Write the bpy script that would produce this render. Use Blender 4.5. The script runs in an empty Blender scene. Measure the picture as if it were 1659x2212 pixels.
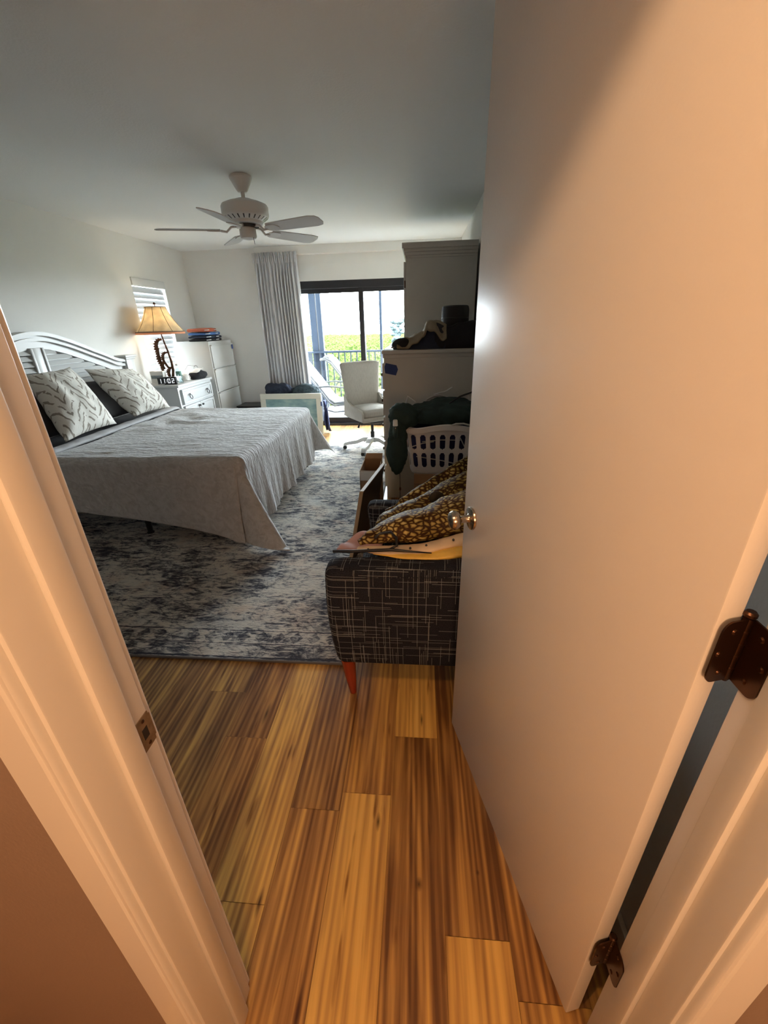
import bpy, bmesh, math, random
from mathutils import Vector, Matrix, noise
S = bpy.context.scene
COL = S.collection
PI = math.pi
R = math.radians

# ------------------------------------------------------------------ camera
FPX, PITCH, YAW, ROLL, EYE = 891.3, -0.42854, 0.091963, -0.028698, 1.457
fwd = Vector((-math.sin(YAW)*math.cos(PITCH), math.cos(YAW)*math.cos(PITCH), math.sin(PITCH)))
rt = Vector((math.cos(YAW), math.sin(YAW), 0)); up = rt.cross(fwd)
r2 = math.cos(ROLL)*rt + math.sin(ROLL)*up; u2 = -math.sin(ROLL)*rt + math.cos(ROLL)*up
cam = bpy.data.cameras.new('camera'); co = bpy.data.objects.new('camera', cam); COL.objects.link(co)
m = Matrix((r2, u2, -fwd)).transposed().to_4x4(); m.translation = (0, 0, EYE)
co.matrix_world = m
cam.sensor_fit = 'HORIZONTAL'; cam.sensor_width = 36; cam.lens = 36*FPX/1659; cam.clip_start = .02; cam.clip_end = 400
S.camera = co

# ------------------------------------------------------------------ world, light, exposure
S.view_settings.view_transform = 'Standard'; S.view_settings.look = 'None'
S.view_settings.exposure = 0.8; S.view_settings.gamma = 1; S.view_settings.use_curve_mapping = False
SKY, HALL, LAMP = 29.5, 16.0, 2.3
w = bpy.data.worlds.new('overcast_sky'); S.world = w; w.use_nodes = True
bg = w.node_tree.nodes['Background']; bg.inputs[0].default_value = (.84, .945, 1, 1); bg.inputs[1].default_value = SKY
def area(name, loc, rot, sx, sy, power, col, portal=False):
    l = bpy.data.lights.new(name, 'AREA'); l.shape = 'RECTANGLE'; l.size = sx; l.size_y = sy; l.energy = power; l.color = col
    o = bpy.data.objects.new(name, l); COL.objects.link(o); o.location = loc; o.rotation_euler = rot
    if portal: l.cycles.is_portal = True
    return o
area('slider_portal', (-1.05, 6.62, 1.02), (R(-90), 0, 0), 2.5, 1.95, 1, (1, 1, 1), True)
area('window_portal', (-3.5, 5.5, 1.4), (0, R(-90), 0), 1.25, .72, 1, (1, 1, 1), True)
def point(name, loc, power, col, rad):
    l = bpy.data.lights.new(name, 'POINT'); l.energy = power; l.color = col; l.shadow_soft_size = rad
    o = bpy.data.objects.new(name, l); COL.objects.link(o); o.location = loc; return o
point('hall_ceiling_bulb', (-.28, -.025, 2.39), HALL, (1, .57, .28), .028)
point('hall_fill_light', (.25, -.92, 1.25), 23.5, (1, .57, .29), .22)  # unseen fill light, added to lift the lower door and jambs
point('table_lamp_bulb', (-3.075, 5.12, 1.53), LAMP, (1, .76, .46), .03)

# ------------------------------------------------------------------ helpers
def new(): return bmesh.new()
def W(o):
    mm = o.matrix_basis.copy()
    while o.parent: o = o.parent; mm = o.matrix_basis @ mm
    return mm
def boxuv(me):
    uv = me.uv_layers.new(name='UVMap')
    for p in me.polygons:
        n = p.normal; a = max(range(3), key=lambda i: abs(n[i]))
        for li in p.loop_indices:
            c = me.vertices[me.loops[li].vertex_index].co
            uv.data[li].uv = ((c.y, c.z), (c.x, c.z), (c.x, c.y))[a]
def obj(name, bm, mat, parent=None, smooth=False, world=True, uv=True, sol=0, sub=0, lab=None):
    if parent is not None and world: bm.transform(W(parent).inverted())
    bmesh.ops.recalc_face_normals(bm, faces=bm.faces)
    if smooth:
        for f in bm.faces: f.smooth = True
    me = bpy.data.meshes.new(name); has = bool(bm.loops.layers.uv)
    bm.to_mesh(me); bm.free()
    if uv and not has: boxuv(me)
    for mm in (mat if isinstance(mat, (list, tuple)) else [mat]): me.materials.append(mm)
    o = bpy.data.objects.new(name, me); COL.objects.link(o)
    if parent is not None: o.parent = parent
    if smooth == 'auto' and hasattr(me, 'set_sharp_from_angle'): me.set_sharp_from_angle(angle=R(38))
    if sol: md = o.modifiers.new('thickness', 'SOLIDIFY'); md.thickness = sol; md.offset = 0
    if sub: md = o.modifiers.new('smooth', 'SUBSURF'); md.levels = sub; md.render_levels = sub
    if lab: o['label'] = lab
    return o
def tag(o, lab, cat, group=None, kind=None):
    o['label'] = lab; o['category'] = cat
    if group: o['group'] = group
    if kind: o['kind'] = kind
    return o
def thing(name, lab, cat, loc, rz=0, group=None):
    o = bpy.data.objects.new(name, None); COL.objects.link(o); o.location = loc; o.rotation_euler = (0, 0, rz)
    o.empty_display_size = .1
    return tag(o, lab, cat, group)
def solo(name, bm, mat, lab, cat, loc, group=None, **k):
    bm.transform(Matrix.Translation(-Vector(loc)))
    o = obj(name, bm, mat, None, **k); o.location = loc
    return tag(o, lab, cat, group)
def struct(name, bm, mat, parent=None, lab=None, **k):
    o = obj(name, bm, mat, parent, **k)
    if parent is None: o['kind'] = 'structure'; o['label'] = lab or name.replace('_', ' ')
    return o
def box(bm, x0, x1, y0, y1, z0, z1, bev=0, seg=2):
    vs = [bm.verts.new((x, y, z)) for x in (x0, x1) for y in (y0, y1) for z in (z0, z1)]
    F = [bm.faces.new([vs[i] for i in f]) for f in ((0, 1, 3, 2), (4, 6, 7, 5), (0, 4, 5, 1), (2, 3, 7, 6), (0, 2, 6, 4), (1, 5, 7, 3))]
    if bev:
        es = list({e for f in F for e in f.edges})
        bmesh.ops.bevel(bm, geom=es, offset=bev, segments=seg, profile=.5, affect='EDGES')
    return bm
def B(*a, **k): return box(new(), *a, **k)
def tube(bm, pts, r, n=8, cap=True, flat=1):
    pts = [Vector(p) for p in pts]; rs = r if isinstance(r, (list, tuple)) else [r]*len(pts)
    rings = []; ref = None
    for i, p in enumerate(pts):
        t = (pts[min(i+1, len(pts)-1)] - pts[max(i-1, 0)]).normalized()
        if ref is None: ref = Vector((0, 0, 1)) if abs(t.z) < .9 else Vector((1, 0, 0))
        a = (ref - t*ref.dot(t)).normalized(); b = t.cross(a); ref = a
        rings.append([bm.verts.new(p + rs[i]*(math.cos(2*PI*k/n)*a*flat + math.sin(2*PI*k/n)*b)) for k in range(n)])
    for A, C in zip(rings, rings[1:]):
        for k in range(n): bm.faces.new((A[k], A[(k+1) % n], C[(k+1) % n], C[k]))
    if cap:
        bm.faces.new(rings[0]); bm.faces.new(rings[-1][::-1])
    return bm
def lathe(bm, prof, c=(0, 0, 0), n=24, cap=True, axis=None):
    rings = []
    c = Vector(c)
    if axis:
        z = Vector(axis).normalized(); x = z.orthogonal().normalized(); y = z.cross(x)
    else: x, y, z = Vector((1, 0, 0)), Vector((0, 1, 0)), Vector((0, 0, 1))
    for r, h in prof:
        rings.append([bm.verts.new(c + r*(math.cos(2*PI*k/n)*x + math.sin(2*PI*k/n)*y) + h*z) for k in range(n)])
    for A, C in zip(rings, rings[1:]):
        for k in range(n): bm.faces.new((A[k], A[(k+1) % n], C[(k+1) % n], C[k]))
    if cap:
        if prof[0][0] > 1e-4: bm.faces.new(rings[0][::-1])
        if prof[-1][0] > 1e-4: bm.faces.new(rings[-1])
    bmesh.ops.remove_doubles(bm, verts=[v for rg in rings for v in rg], dist=1e-5)
    return bm
def prism(bm, poly, f, bev=0):
    """poly 2D; f(a,b,side) -> 3D for side 0/1"""
    A = [bm.verts.new(f(a, b, 0)) for a, b in poly]; C = [bm.verts.new(f(a, b, 1)) for a, b in poly]
    n = len(poly); F = [bm.faces.new(A), bm.faces.new(C[::-1])]
    for k in range(n): F.append(bm.faces.new((A[k], C[k], C[(k+1) % n], A[(k+1) % n])))
    if bev: bmesh.ops.bevel(bm, geom=list({e for q in F for e in q.edges}), offset=bev, segments=2, profile=.5, affect='EDGES')
    return bm
def grid(bm, nu, nv, f, uvs=None):
    V = [[bm.verts.new(f(i/nu, j/nv)) for j in range(nv+1)] for i in range(nu+1)]
    L = bm.loops.layers.uv.verify() if uvs else None
    for i in range(nu):
        for j in range(nv):
            fc = bm.faces.new((V[i][j], V[i+1][j], V[i+1][j+1], V[i][j+1]))
            if uvs:
                for lp, (a, b) in zip(fc.loops, ((i, j), (i+1, j), (i+1, j+1), (i, j+1))): lp[L].uv = (a/nu*uvs[0], b/nv*uvs[1])
    return bm
def nz(p, s, seed=0): return noise.noise(Vector(p)*s + Vector((seed*7.3, seed*3.1, seed*1.7)))
def blob(bm, c, rad, amp=.15, s=6, seed=0, sub=4, flatz=None, rot=0):
    b2 = new(); bmesh.ops.create_icosphere(b2, subdivisions=sub, radius=1)
    ca, sa = math.cos(rot), math.sin(rot)
    for v in b2.verts:
        d = v.co.copy(); p = Vector((d.x*rad[0], d.y*rad[1], d.z*rad[2]))
        k = 1 + amp*(nz(p, s, seed) + .6*abs(nz(p, s*2.3, seed+3)) + .35*nz(p, s*5, seed+5))
        p *= k
        p = Vector((p.x*ca - p.y*sa, p.x*sa + p.y*ca, p.z))
        if flatz is not None: p.z = max(p.z, flatz - c[2])
        v.co = p + Vector(c)
    me = bpy.data.meshes.new('t'); b2.to_mesh(me); b2.free(); bm.from_mesh(me); bpy.data.meshes.remove(me)
    return bm

# ------------------------------------------------------------------ materials
def mk(name):
    mt = bpy.data.materials.new(name); mt.use_nodes = True; t = mt.node_tree
    return mt, t, t.nodes['Principled BSDF']
def nd(t, typ, **k):
    n = t.nodes.new(typ)
    for a, v in k.items():
        if a.startswith('i_'): n.inputs[int(a[2:])].default_value = v
        else: setattr(n, a, v)
    return n
def lk(t, a, b): t.links.new(a, b)
def ramp(t, stops, src):
    r = nd(t, 'ShaderNodeValToRGB'); e = r.color_ramp.elements
    while len(e) < len(stops): e.new(.5)
    for q, (p, c) in zip(e, stops): q.position = p; q.color = (*c, 1) if len(c) == 3 else c
    lk(t, src, r.inputs[0]); return r
def math_(t, op, a, b=None, clamp=False):
    n = nd(t, 'ShaderNodeMath', operation=op); n.use_clamp = clamp
    for i, v in enumerate((a, b)):
        if v is None: continue
        if isinstance(v, (int, float)): n.inputs[i].default_value = v
        else: lk(t, v, n.inputs[i])
    return n.outputs[0]
def coord(t, kind='Object', scale=(1, 1, 1)):
    c = nd(t, 'ShaderNodeTexCoord'); mp = nd(t, 'ShaderNodeMapping'); mp.inputs['Scale'].default_value = scale
    lk(t, c.outputs[kind], mp.inputs[0]); return mp.outputs[0]
def M(name, col, rough=.6, metal=0, bump=0, bs=40, var=0, vs=8, trans=0, emit=0, ecol=None, sheen=0, alpha=1, scale=(1, 1, 1), dist=.002, spec=None):
    mt, t, b = mk(name)
    b.inputs['Base Color'].default_value = (*col, 1); b.inputs['Roughness'].default_value = rough; b.inputs['Metallic'].default_value = metal
    if spec is not None: b.inputs['Specular IOR Level'].default_value = spec
    if trans: b.inputs['Transmission Weight'].default_value = trans; b.inputs['IOR'].default_value = 1.45
    if emit: b.inputs['Emission Color'].default_value = (*(ecol or col), 1); b.inputs['Emission Strength'].default_value = emit
    if sheen: b.inputs['Sheen Weight'].default_value = sheen
    if var:
        n = nd(t, 'ShaderNodeTexNoise'); n.inputs['Scale'].default_value = vs; n.inputs['Detail'].default_value = 5; lk(t, coord(t, scale=scale), n.inputs[0])
        r = ramp(t, [(.25, tuple(c*(1-var) for c in col)), (.75, tuple(min(1, c*(1+var)) for c in col))], n.outputs[0]); lk(t, r.outputs[0], b.inputs['Base Color'])
    if bump:
        n = nd(t, 'ShaderNodeTexNoise'); n.inputs['Scale'].default_value = bs; n.inputs['Detail'].default_value = 4; lk(t, coord(t, scale=scale), n.inputs[0])
        bp = nd(t, 'ShaderNodeBump'); bp.inputs['Strength'].default_value = bump; bp.inputs['Distance'].default_value = dist
        lk(t, n.outputs[0], bp.inputs['Height']); lk(t, bp.outputs[0], b.inputs['Normal'])
    return mt
HALLW = M('beige_hall_paint', (.30, .22, .175), .6, bump=.25, bs=140, var=.03, vs=3)
WALL = M('wall_paint', (.77, .765, .73), .55, bump=.25, bs=140, var=.02, vs=3)
CEIL = M('ceiling_paint', (.82, .84, .83), .8, bump=.5, bs=90)
TRIM = M('trim_gloss_paint', (.76, .73, .68), .33, bump=.12, bs=25)
DOOR = M('door_paint', (.80, .76, .71), .27, bump=.10, bs=160)
WHITE = M('white_lacquer', (.68, .69, .68), .35, bump=.05, bs=60)
WFUR = M('white_furniture', (.57, .59, .60), .4, bump=.06, bs=40)
GREYM = M('putty_enamel', (.53, .53, .51), .42, bump=.05, bs=200)
ARMO = M('antique_white_paint', (.50, .48, .43), .5, bump=.08, bs=60, var=.05, vs=5)
BLACK = M('black_plastic', (.015, .015, .017), .4)
BLACKC = M('black_cloth', (.012, .012, .016), .9, bump=.6, bs=60)
BRONZE = M('dark_bronze_hinge', (.075, .035, .02), .32, .85, bump=.05, bs=60)
NICKEL = M('satin_nickel', (.50, .44, .36), .22, 1.0)
STRIKE = M('worn_brass', (.42, .33, .24), .35, .9, bump=.2, bs=50, var=.35, vs=60)
DARKAL = M('bronze_aluminium', (.028, .028, .032), .45, .3)
RAIL = M('lanai_aluminium', (.024, .034, .052), .6, 0, spec=.1)
NAVY = M('navy_cloth', (.018, .026, .05), .9, bump=.6, bs=50)
BLUEC = M('blue_cloth', (.06, .14, .34), .85, bump=.5, bs=60)
RUST = M('rust_cloth', (.42, .10, .045), .85, bump=.5, bs=60)
GREENC = M('dark_green_cloth', (.012, .035, .034), .8, bump=.5, bs=50, var=.3, vs=9)
KHAKI = M('khaki_cloth', (.24, .19, .125), .9, bump=.5, bs=90)
ROYAL = M('royal_blue_cloth', (.010, .017, .095), .8, bump=.4, bs=40)
CARD = M('cardboard', (.42, .25, .13), .85, bump=.15, bs=60, var=.08, vs=10)
PAPER = M('white_paper', (.74, .72, .69), .8)
TAPE = M('blue_painters_tape', (.018, .045, .17), .7, bump=.1, bs=200)
BASK = M('white_basket_plastic', (.80, .79, .78), .42)
LEGW = M('cherry_wood_leg', (.26, .035, .012), .32, var=.15, vs=12)
DGREY = M('charcoal_sheet', (.055, .055, .06), .85, bump=.5, bs=50)
CREAM = M('cream_belly_cloth', (.80, .62, .42), .75, bump=.5, bs=40, var=.12, vs=14)
SATIN = M('yellow_satin', (.85, .55, .10), .3, bump=.8, bs=22, dist=.01, var=.15, vs=12)
PINKC = M('dusty_pink_cloth', (.50, .32, .32), .8, bump=.4, bs=40)
LINEN = M('oatmeal_linen', (.50, .475, .43), .85, bump=.8, bs=260, var=.10, vs=90, scale=(1, 1, .25))
LOUNGE = M('white_lounger_tube', (.16, .163, .168), .6, spec=.1)
DECK = M('pale_deck_tile', (.20, .20, .20), .8, var=.04, vs=3)
TREEB = M('tree_bark', (.22, .22, .20), .9)
RUBBER = M('black_rubber', (.02, .02, .02), .6)
MATTR = M('mattress_ticking', (.35, .35, .36), .9)
WOODB = M('pine_board', (.50, .38, .24), .6, var=.15, vs=14, scale=(1, .2, 1))
WOODD = M('dark_board_face', (.06, .045, .035), .5)

def wood_floor():
    mt, t, b = mk('hickory_planks')
    at = nd(t, 'ShaderNodeVertexColor', layer_name='plank')
    sep = nd(t, 'ShaderNodeSeparateColor'); lk(t, at.outputs[0], sep.inputs[0])     # r tone, g seed, b red
    geo = nd(t, 'ShaderNodeTexCoord'); sx = nd(t, 'ShaderNodeSeparateXYZ'); lk(t, geo.outputs['Object'], sx.inputs[0])
    def vec(sxs, sys_, k):
        c = nd(t, 'ShaderNodeCombineXYZ'); lk(t, math_(t, 'MULTIPLY', sx.outputs[0], sxs), c.inputs[0])
        lk(t, math_(t, 'MULTIPLY', sx.outputs[1], sys_), c.inputs[1]); lk(t, math_(t, 'MULTIPLY', sep.outputs[1], k), c.inputs[2]); return c.outputs[0]
    n1 = nd(t, 'ShaderNodeTexNoise'); n1.inputs['Scale'].default_value = 1; n1.inputs['Detail'].default_value = 3; n1.inputs['Distortion'].default_value = 1.3; lk(t, vec(14, 1.1, 60), n1.inputs[0])
    n2 = nd(t, 'ShaderNodeTexNoise'); n2.inputs['Scale'].default_value = 1; n2.inputs['Detail'].default_value = 6; n2.inputs['Distortion'].default_value = .5; lk(t, vec(95, 2.4, 90), n2.inputs[0])
    wv = nd(t, 'ShaderNodeTexWave', bands_direction='X', wave_profile='SIN'); wv.inputs['Scale'].default_value = 1; wv.inputs['Distortion'].default_value = 9
    wv.inputs['Detail'].default_value = 2.5; wv.inputs['Detail Scale'].default_value = .8; lk(t, vec(14, .9, 33), wv.inputs[0])
    vo = nd(t, 'ShaderNodeTexNoise'); vo.inputs['Scale'].default_value = 1; vo.inputs['Detail'].default_value = 2; lk(t, vec(34, 4.2, 47), vo.inputs[0])
    def cen(x, k): return math_(t, 'MULTIPLY', math_(t, 'SUBTRACT', x, .5), k)
    a = math_(t, 'ADD', cen(n1.outputs[0], .92), cen(n2.outputs[0], .38))
    a = math_(t, 'ADD', math_(t, 'ADD', a, cen(wv.outputs[0], .16)), math_(t, 'ADD', math_(t, 'MULTIPLY', sep.outputs[0], .98), .15))
    r = ramp(t, [(.04, (.13, .055, .018)), (.24, (.32, .165, .050)), (.42, (.54, .31, .085)), (.60, (.74, .46, .12)), (.92, (.84, .60, .19))], a)
    mr = nd(t, 'ShaderNodeMix', data_type='RGBA', blend_type='MULTIPLY'); lk(t, math_(t, 'MULTIPLY', sep.outputs[2], .8), mr.inputs[0]); lk(t, r.outputs[0], mr.inputs[6]); mr.inputs[7].default_value = (1, .80, .74, 1)
    dk = math_(t, 'MULTIPLY', math_(t, 'SUBTRACT', .33, vo.outputs[0]), 9, True)
    m2 = nd(t, 'ShaderNodeMix', data_type='RGBA', blend_type='MULTIPLY'); lk(t, dk, m2.inputs[0]); lk(t, mr.outputs[2], m2.inputs[6]); m2.inputs[7].default_value = (.30, .17, .10, 1)
    # knots
    out = m2.outputs[2]
    for kx, ky, rx, ry in ((-.12, .786, .008, .026), (.011, .632, .010, .016), (.181, .671, .005, .007), (-.432, .56, .007, .03), (-.62, 1.16, .01, .05), (.02, 1.17, .005, .03)):
        dx = math_(t, 'DIVIDE', math_(t, 'SUBTRACT', sx.outputs[0], kx), rx); dy = math_(t, 'DIVIDE', math_(t, 'SUBTRACT', sx.outputs[1], ky), ry)
        d = math_(t, 'SQRT', math_(t, 'ADD', math_(t, 'MULTIPLY', dx, dx), math_(t, 'MULTIPLY', dy, dy)))
        f = math_(t, 'SUBTRACT', 1.25, math_(t, 'ADD', math_(t, 'MULTIPLY', d, .8), math_(t, 'MULTIPLY', n2.outputs[0], .5)), True)
        m3 = nd(t, 'ShaderNodeMix', data_type='RGBA', blend_type='MIX'); lk(t, f, m3.inputs[0]); lk(t, out, m3.inputs[6]); m3.inputs[7].default_value = (.05, .018, .008, 1); out = m3.outputs[2]
    lk(t, out, b.inputs['Base Color'])
    b.inputs['Roughness'].default_value = .34
    bp = nd(t, 'ShaderNodeBump'); bp.inputs['Strength'].default_value = .25; bp.inputs['Distance'].default_value = .001; lk(t, n2.outputs[0], bp.inputs['Height']); lk(t, bp.outputs[0], b.inputs['Normal'])
    return mt
def rug_mat():
    mt, t, b = mk('distressed_rug_pile')
    c = nd(t, 'ShaderNodeTexCoord'); sx = nd(t, 'ShaderNodeSeparateXYZ'); lk(t, c.outputs['Object'], sx.inputs[0])
    def N(s, sc, det=6, dis=0):
        n = nd(t, 'ShaderNodeTexNoise'); n.inputs['Scale'].default_value = s; n.inputs['Detail'].default_value = det; n.inputs['Distortion'].default_value = dis; n.inputs['Roughness'].default_value = .65
        lk(t, coord(t, scale=sc), n.inputs[0]); return n.outputs[0]
    nb = N(2.6, (1, 1.4, 1), 3, .6); nm = N(14, (.8, 2.4, 1), 7, 1.0); nf = N(60, (.6, 2.8, 1), 4)
    a = math_(t, 'ADD', math_(t, 'MULTIPLY', nm, 1.9), math_(t, 'ADD', math_(t, 'MULTIPLY', nf, 1.0), math_(t, 'MULTIPLY', nb, 1.3)))
    a = math_(t, 'SUBTRACT', a, 1.55)
    # scroll work: distorted voronoi rings
    vo = nd(t, 'ShaderNodeTexVoronoi', feature='DISTANCE_TO_EDGE'); vo.inputs['Scale'].default_value = 5.5
    mx = nd(t, 'ShaderNodeMix', data_type='VECTOR'); mx.inputs[0].default_value = .09; lk(t, coord(t), mx.inputs[4])
    nn = nd(t, 'ShaderNodeTexNoise'); nn.inputs['Scale'].default_value = 7; lk(t, coord(t), nn.inputs[0]); lk(t, nn.outputs[1], mx.inputs[5]); lk(t, mx.outputs[1], vo.inputs[0])
    ring = math_(t, 'ABSOLUTE', math_(t, 'SUBTRACT', math_(t, 'FRACT', math_(t, 'MULTIPLY', vo.outputs[0], 9)), .5))
    a = math_(t, 'SUBTRACT', a, math_(t, 'MULTIPLY', math_(t, 'SUBTRACT', .13, ring, True), 1.0))
    # border: distance from near edge (local y=0) and right edge
    y = math_(t, 'ADD', sx.outputs[1], math_(t, 'MULTIPLY', math_(t, 'SUBTRACT', nm, .5), .012)); x = sx.outputs[0]
    for yy, wd in ((.105, .0035), (.20, .004), (.012, .006)):
        ln = math_(t, 'LESS_THAN', math_(t, 'ABSOLUTE', math_(t, 'SUBTRACT', y, yy)), wd)
        a = math_(t, 'SUBTRACT', a, math_(t, 'MULTIPLY', ln, .35))
    inb = math_(t, 'MULTIPLY', math_(t, 'LESS_THAN', y, .195), math_(t, 'GREATER_THAN', y, .115))
    cell = math_(t, 'ABSOLUTE', math_(t, 'SUBTRACT', math_(t, 'FRACT', math_(t, 'MULTIPLY', math_(t, 'ADD', x, math_(t, 'MULTIPLY', nm, .03)), 11)), .5))
    mot = math_(t, 'MULTIPLY', inb, math_(t, 'LESS_THAN', math_(t, 'ADD', cell, math_(t, 'MULTIPLY', math_(t, 'ABSOLUTE', math_(t, 'SUBTRACT', y, .155)), 9)), .38))
    a = math_(t, 'SUBTRACT', a, math_(t, 'MULTIPLY', mot, .20))
    ob = math_(t, 'LESS_THAN', y, .10); a = math_(t, 'SUBTRACT', a, math_(t, 'MULTIPLY', ob, .10))
    r = ramp(t, [(.20, (.06, .064, .085)), (.38, (.20, .20, .21)), (.50, (.42, .41, .39)), (.62, (.66, .63, .57)), (.85, (.76, .72, .64))], a)
    pk = N(4.2, (1, 1, 1), 2); mr = nd(t, 'ShaderNodeMix', data_type='RGBA', blend_type='MULTIPLY'); lk(t, math_(t, 'MULTIPLY', math_(t, 'SUBTRACT', pk, .52), 4, True), mr.inputs[0]); lk(t, r.outputs[0], mr.inputs[6]); mr.inputs[7].default_value = (.93, .80, .74, 1)
    bl = N(3.3, (1, 1, 1.3), 2); m2 = nd(t, 'ShaderNodeMix', data_type='RGBA', blend_type='MULTIPLY'); lk(t, math_(t, 'MULTIPLY', math_(t, 'SUBTRACT', bl, .5), 5, True), m2.inputs[0]); lk(t, mr.outputs[2], m2.inputs[6]); m2.inputs[7].default_value = (.88, .93, 1, 1)
    lk(t, m2.outputs[2], b.inputs['Base Color']); b.inputs['Roughness'].default_value = .95; b.inputs['Specular IOR Level'].default_value = .1
    h = math_(t, 'ADD', math_(t, 'MULTIPLY', nm, .7), math_(t, 'MULTIPLY', nf, .6))
    bp = nd(t, 'ShaderNodeBump'); bp.inputs['Strength'].default_value = 1; bp.inputs['Distance'].default_value = .02; lk(t, h, bp.inputs['Height']); lk(t, bp.outputs[0], b.inputs['Normal'])
    return mt
def plaid():
    mt, t, b = mk('black_crosshatch_tweed')
    c = nd(t, 'ShaderNodeTexCoord'); sx = nd(t, 'ShaderNodeSeparateXYZ'); lk(t, c.outputs['UV'], sx.inputs[0])
    def thread(a, bb, f, g, th, wd, seed):
        u = math_(t, 'MULTIPLY', a, f); iu = math_(t, 'FLOOR', u); fu = math_(t, 'FRACT', u)
        w1 = nd(t, 'ShaderNodeTexWhiteNoise', noise_dimensions='2D'); cc = nd(t, 'ShaderNodeCombineXYZ'); lk(t, iu, cc.inputs[0]); cc.inputs[1].default_value = seed; lk(t, cc.outputs[0], w1.inputs[0])
        v = math_(t, 'FLOOR', math_(t, 'ADD', math_(t, 'MULTIPLY', bb, g), math_(t, 'MULTIPLY', w1.outputs[0], 9)))
        w2 = nd(t, 'ShaderNodeTexWhiteNoise', noise_dimensions='3D'); c2 = nd(t, 'ShaderNodeCombineXYZ'); lk(t, iu, c2.inputs[0]); lk(t, v, c2.inputs[1]); c2.inputs[2].default_value = seed; lk(t, c2.outputs[0], w2.inputs[0])
        on = math_(t, 'MULTIPLY', math_(t, 'GREATER_THAN', w2.outputs[0], th), math_(t, 'LESS_THAN', fu, wd))
        dash = math_(t, 'GREATER_THAN', math_(t, 'FRACT', math_(t, 'MULTIPLY', bb, 230)), .25)
        return math_(t, 'MULTIPLY', math_(t, 'MULTIPLY', on, w2.outputs[0]), math_(t, 'ADD', math_(t, 'MULTIPLY', dash, .7), .3))
    X, Y = sx.outputs[0], sx.outputs[1]
    ft = [thread(X, Y, 150, 8, .80, .13, 1), thread(Y, X, 150, 7, .78, .14, 2), thread(X, Y, 95, 5, .86, .11, 3), thread(Y, X, 95, 5, .84, .12, 4)]
    s = ft[0]
    for q in ft[1:]: s = math_(t, 'MAXIMUM', s, q)
    wt = nd(t, 'ShaderNodeTexNoise'); wt.inputs['Scale'].default_value = 300; lk(t, c.outputs['UV'], wt.inputs[0])
    base = ramp(t, [(.35, (.008, .009, .014)), (.7, (.026, .028, .040))], wt.outputs[0])
    mx = nd(t, 'ShaderNodeMix', data_type='RGBA'); lk(t, math_(t, 'MULTIPLY', s, .78), mx.inputs[0]); lk(t, base.outputs[0], mx.inputs[6]); mx.inputs[7].default_value = (.50, .55, .56, 1)
    lk(t, mx.outputs[2], b.inputs['Base Color']); b.inputs['Roughness'].default_value = .9; b.inputs['Specular IOR Level'].default_value = .15
    bp = nd(t, 'ShaderNodeBump'); bp.inputs['Strength'].default_value = .5; bp.inputs['Distance'].default_value = .001; lk(t, math_(t, 'ADD', wt.outputs[0], s), bp.inputs['Height']); lk(t, bp.outputs[0], b.inputs['Normal'])
    return mt
def croc():
    mt, t, b = mk('alligator_print_cloth')
    nn = nd(t, 'ShaderNodeTexNoise'); nn.inputs['Scale'].default_value = 9; lk(t, coord(t), nn.inputs[0])
    mx = nd(t, 'ShaderNodeMix', data_type='VECTOR'); mx.inputs[0].default_value = .05; lk(t, coord(t, scale=(.62, 1, 1)), mx.inputs[4]); lk(t, nn.outputs[1], mx.inputs[5])
    vo = nd(t, 'ShaderNodeTexVoronoi', feature='DISTANCE_TO_EDGE'); vo.inputs['Scale'].default_value = 64; lk(t, mx.outputs[1], vo.inputs[0])
    vc = nd(t, 'ShaderNodeTexVoronoi'); vc.inputs['Scale'].default_value = 64; lk(t, mx.outputs[1], vc.inputs[0])
    big = nd(t, 'ShaderNodeTexNoise'); big.inputs['Scale'].default_value = 7; big.inputs['Detail'].default_value = 3; lk(t, coord(t), big.inputs[0])
    r = ramp(t, [(.0, (.05, .02, .006)), (.10, (.085, .04, .012)), (.17, (.36, .28, .09)), (.34, (.66, .57, .27))], vo.outputs[0])
    m2 = nd(t, 'ShaderNodeMix', data_type='RGBA', blend_type='MULTIPLY'); m2.inputs[0].default_value = 1; lk(t, r.outputs[0], m2.inputs[6])
    rb = ramp(t, [(.38, (.42, .36, .20)), (.62, (1, .95, .80))], big.outputs[0]); lk(t, rb.outputs[0], m2.inputs[7])
    lk(t, m2.outputs[2], b.inputs['Base Color']); b.inputs['Roughness'].default_value = .6; b.inputs['Specular IOR Level'].default_value = .2
    bp = nd(t, 'ShaderNodeBump'); bp.inputs['Strength'].default_value = .7; bp.inputs['Distance'].default_value = .006; lk(t, math_(t, 'MINIMUM', vo.outputs[0], .3), bp.inputs['Height']); lk(t, bp.outputs[0], b.inputs['Normal'])
    return mt
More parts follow.
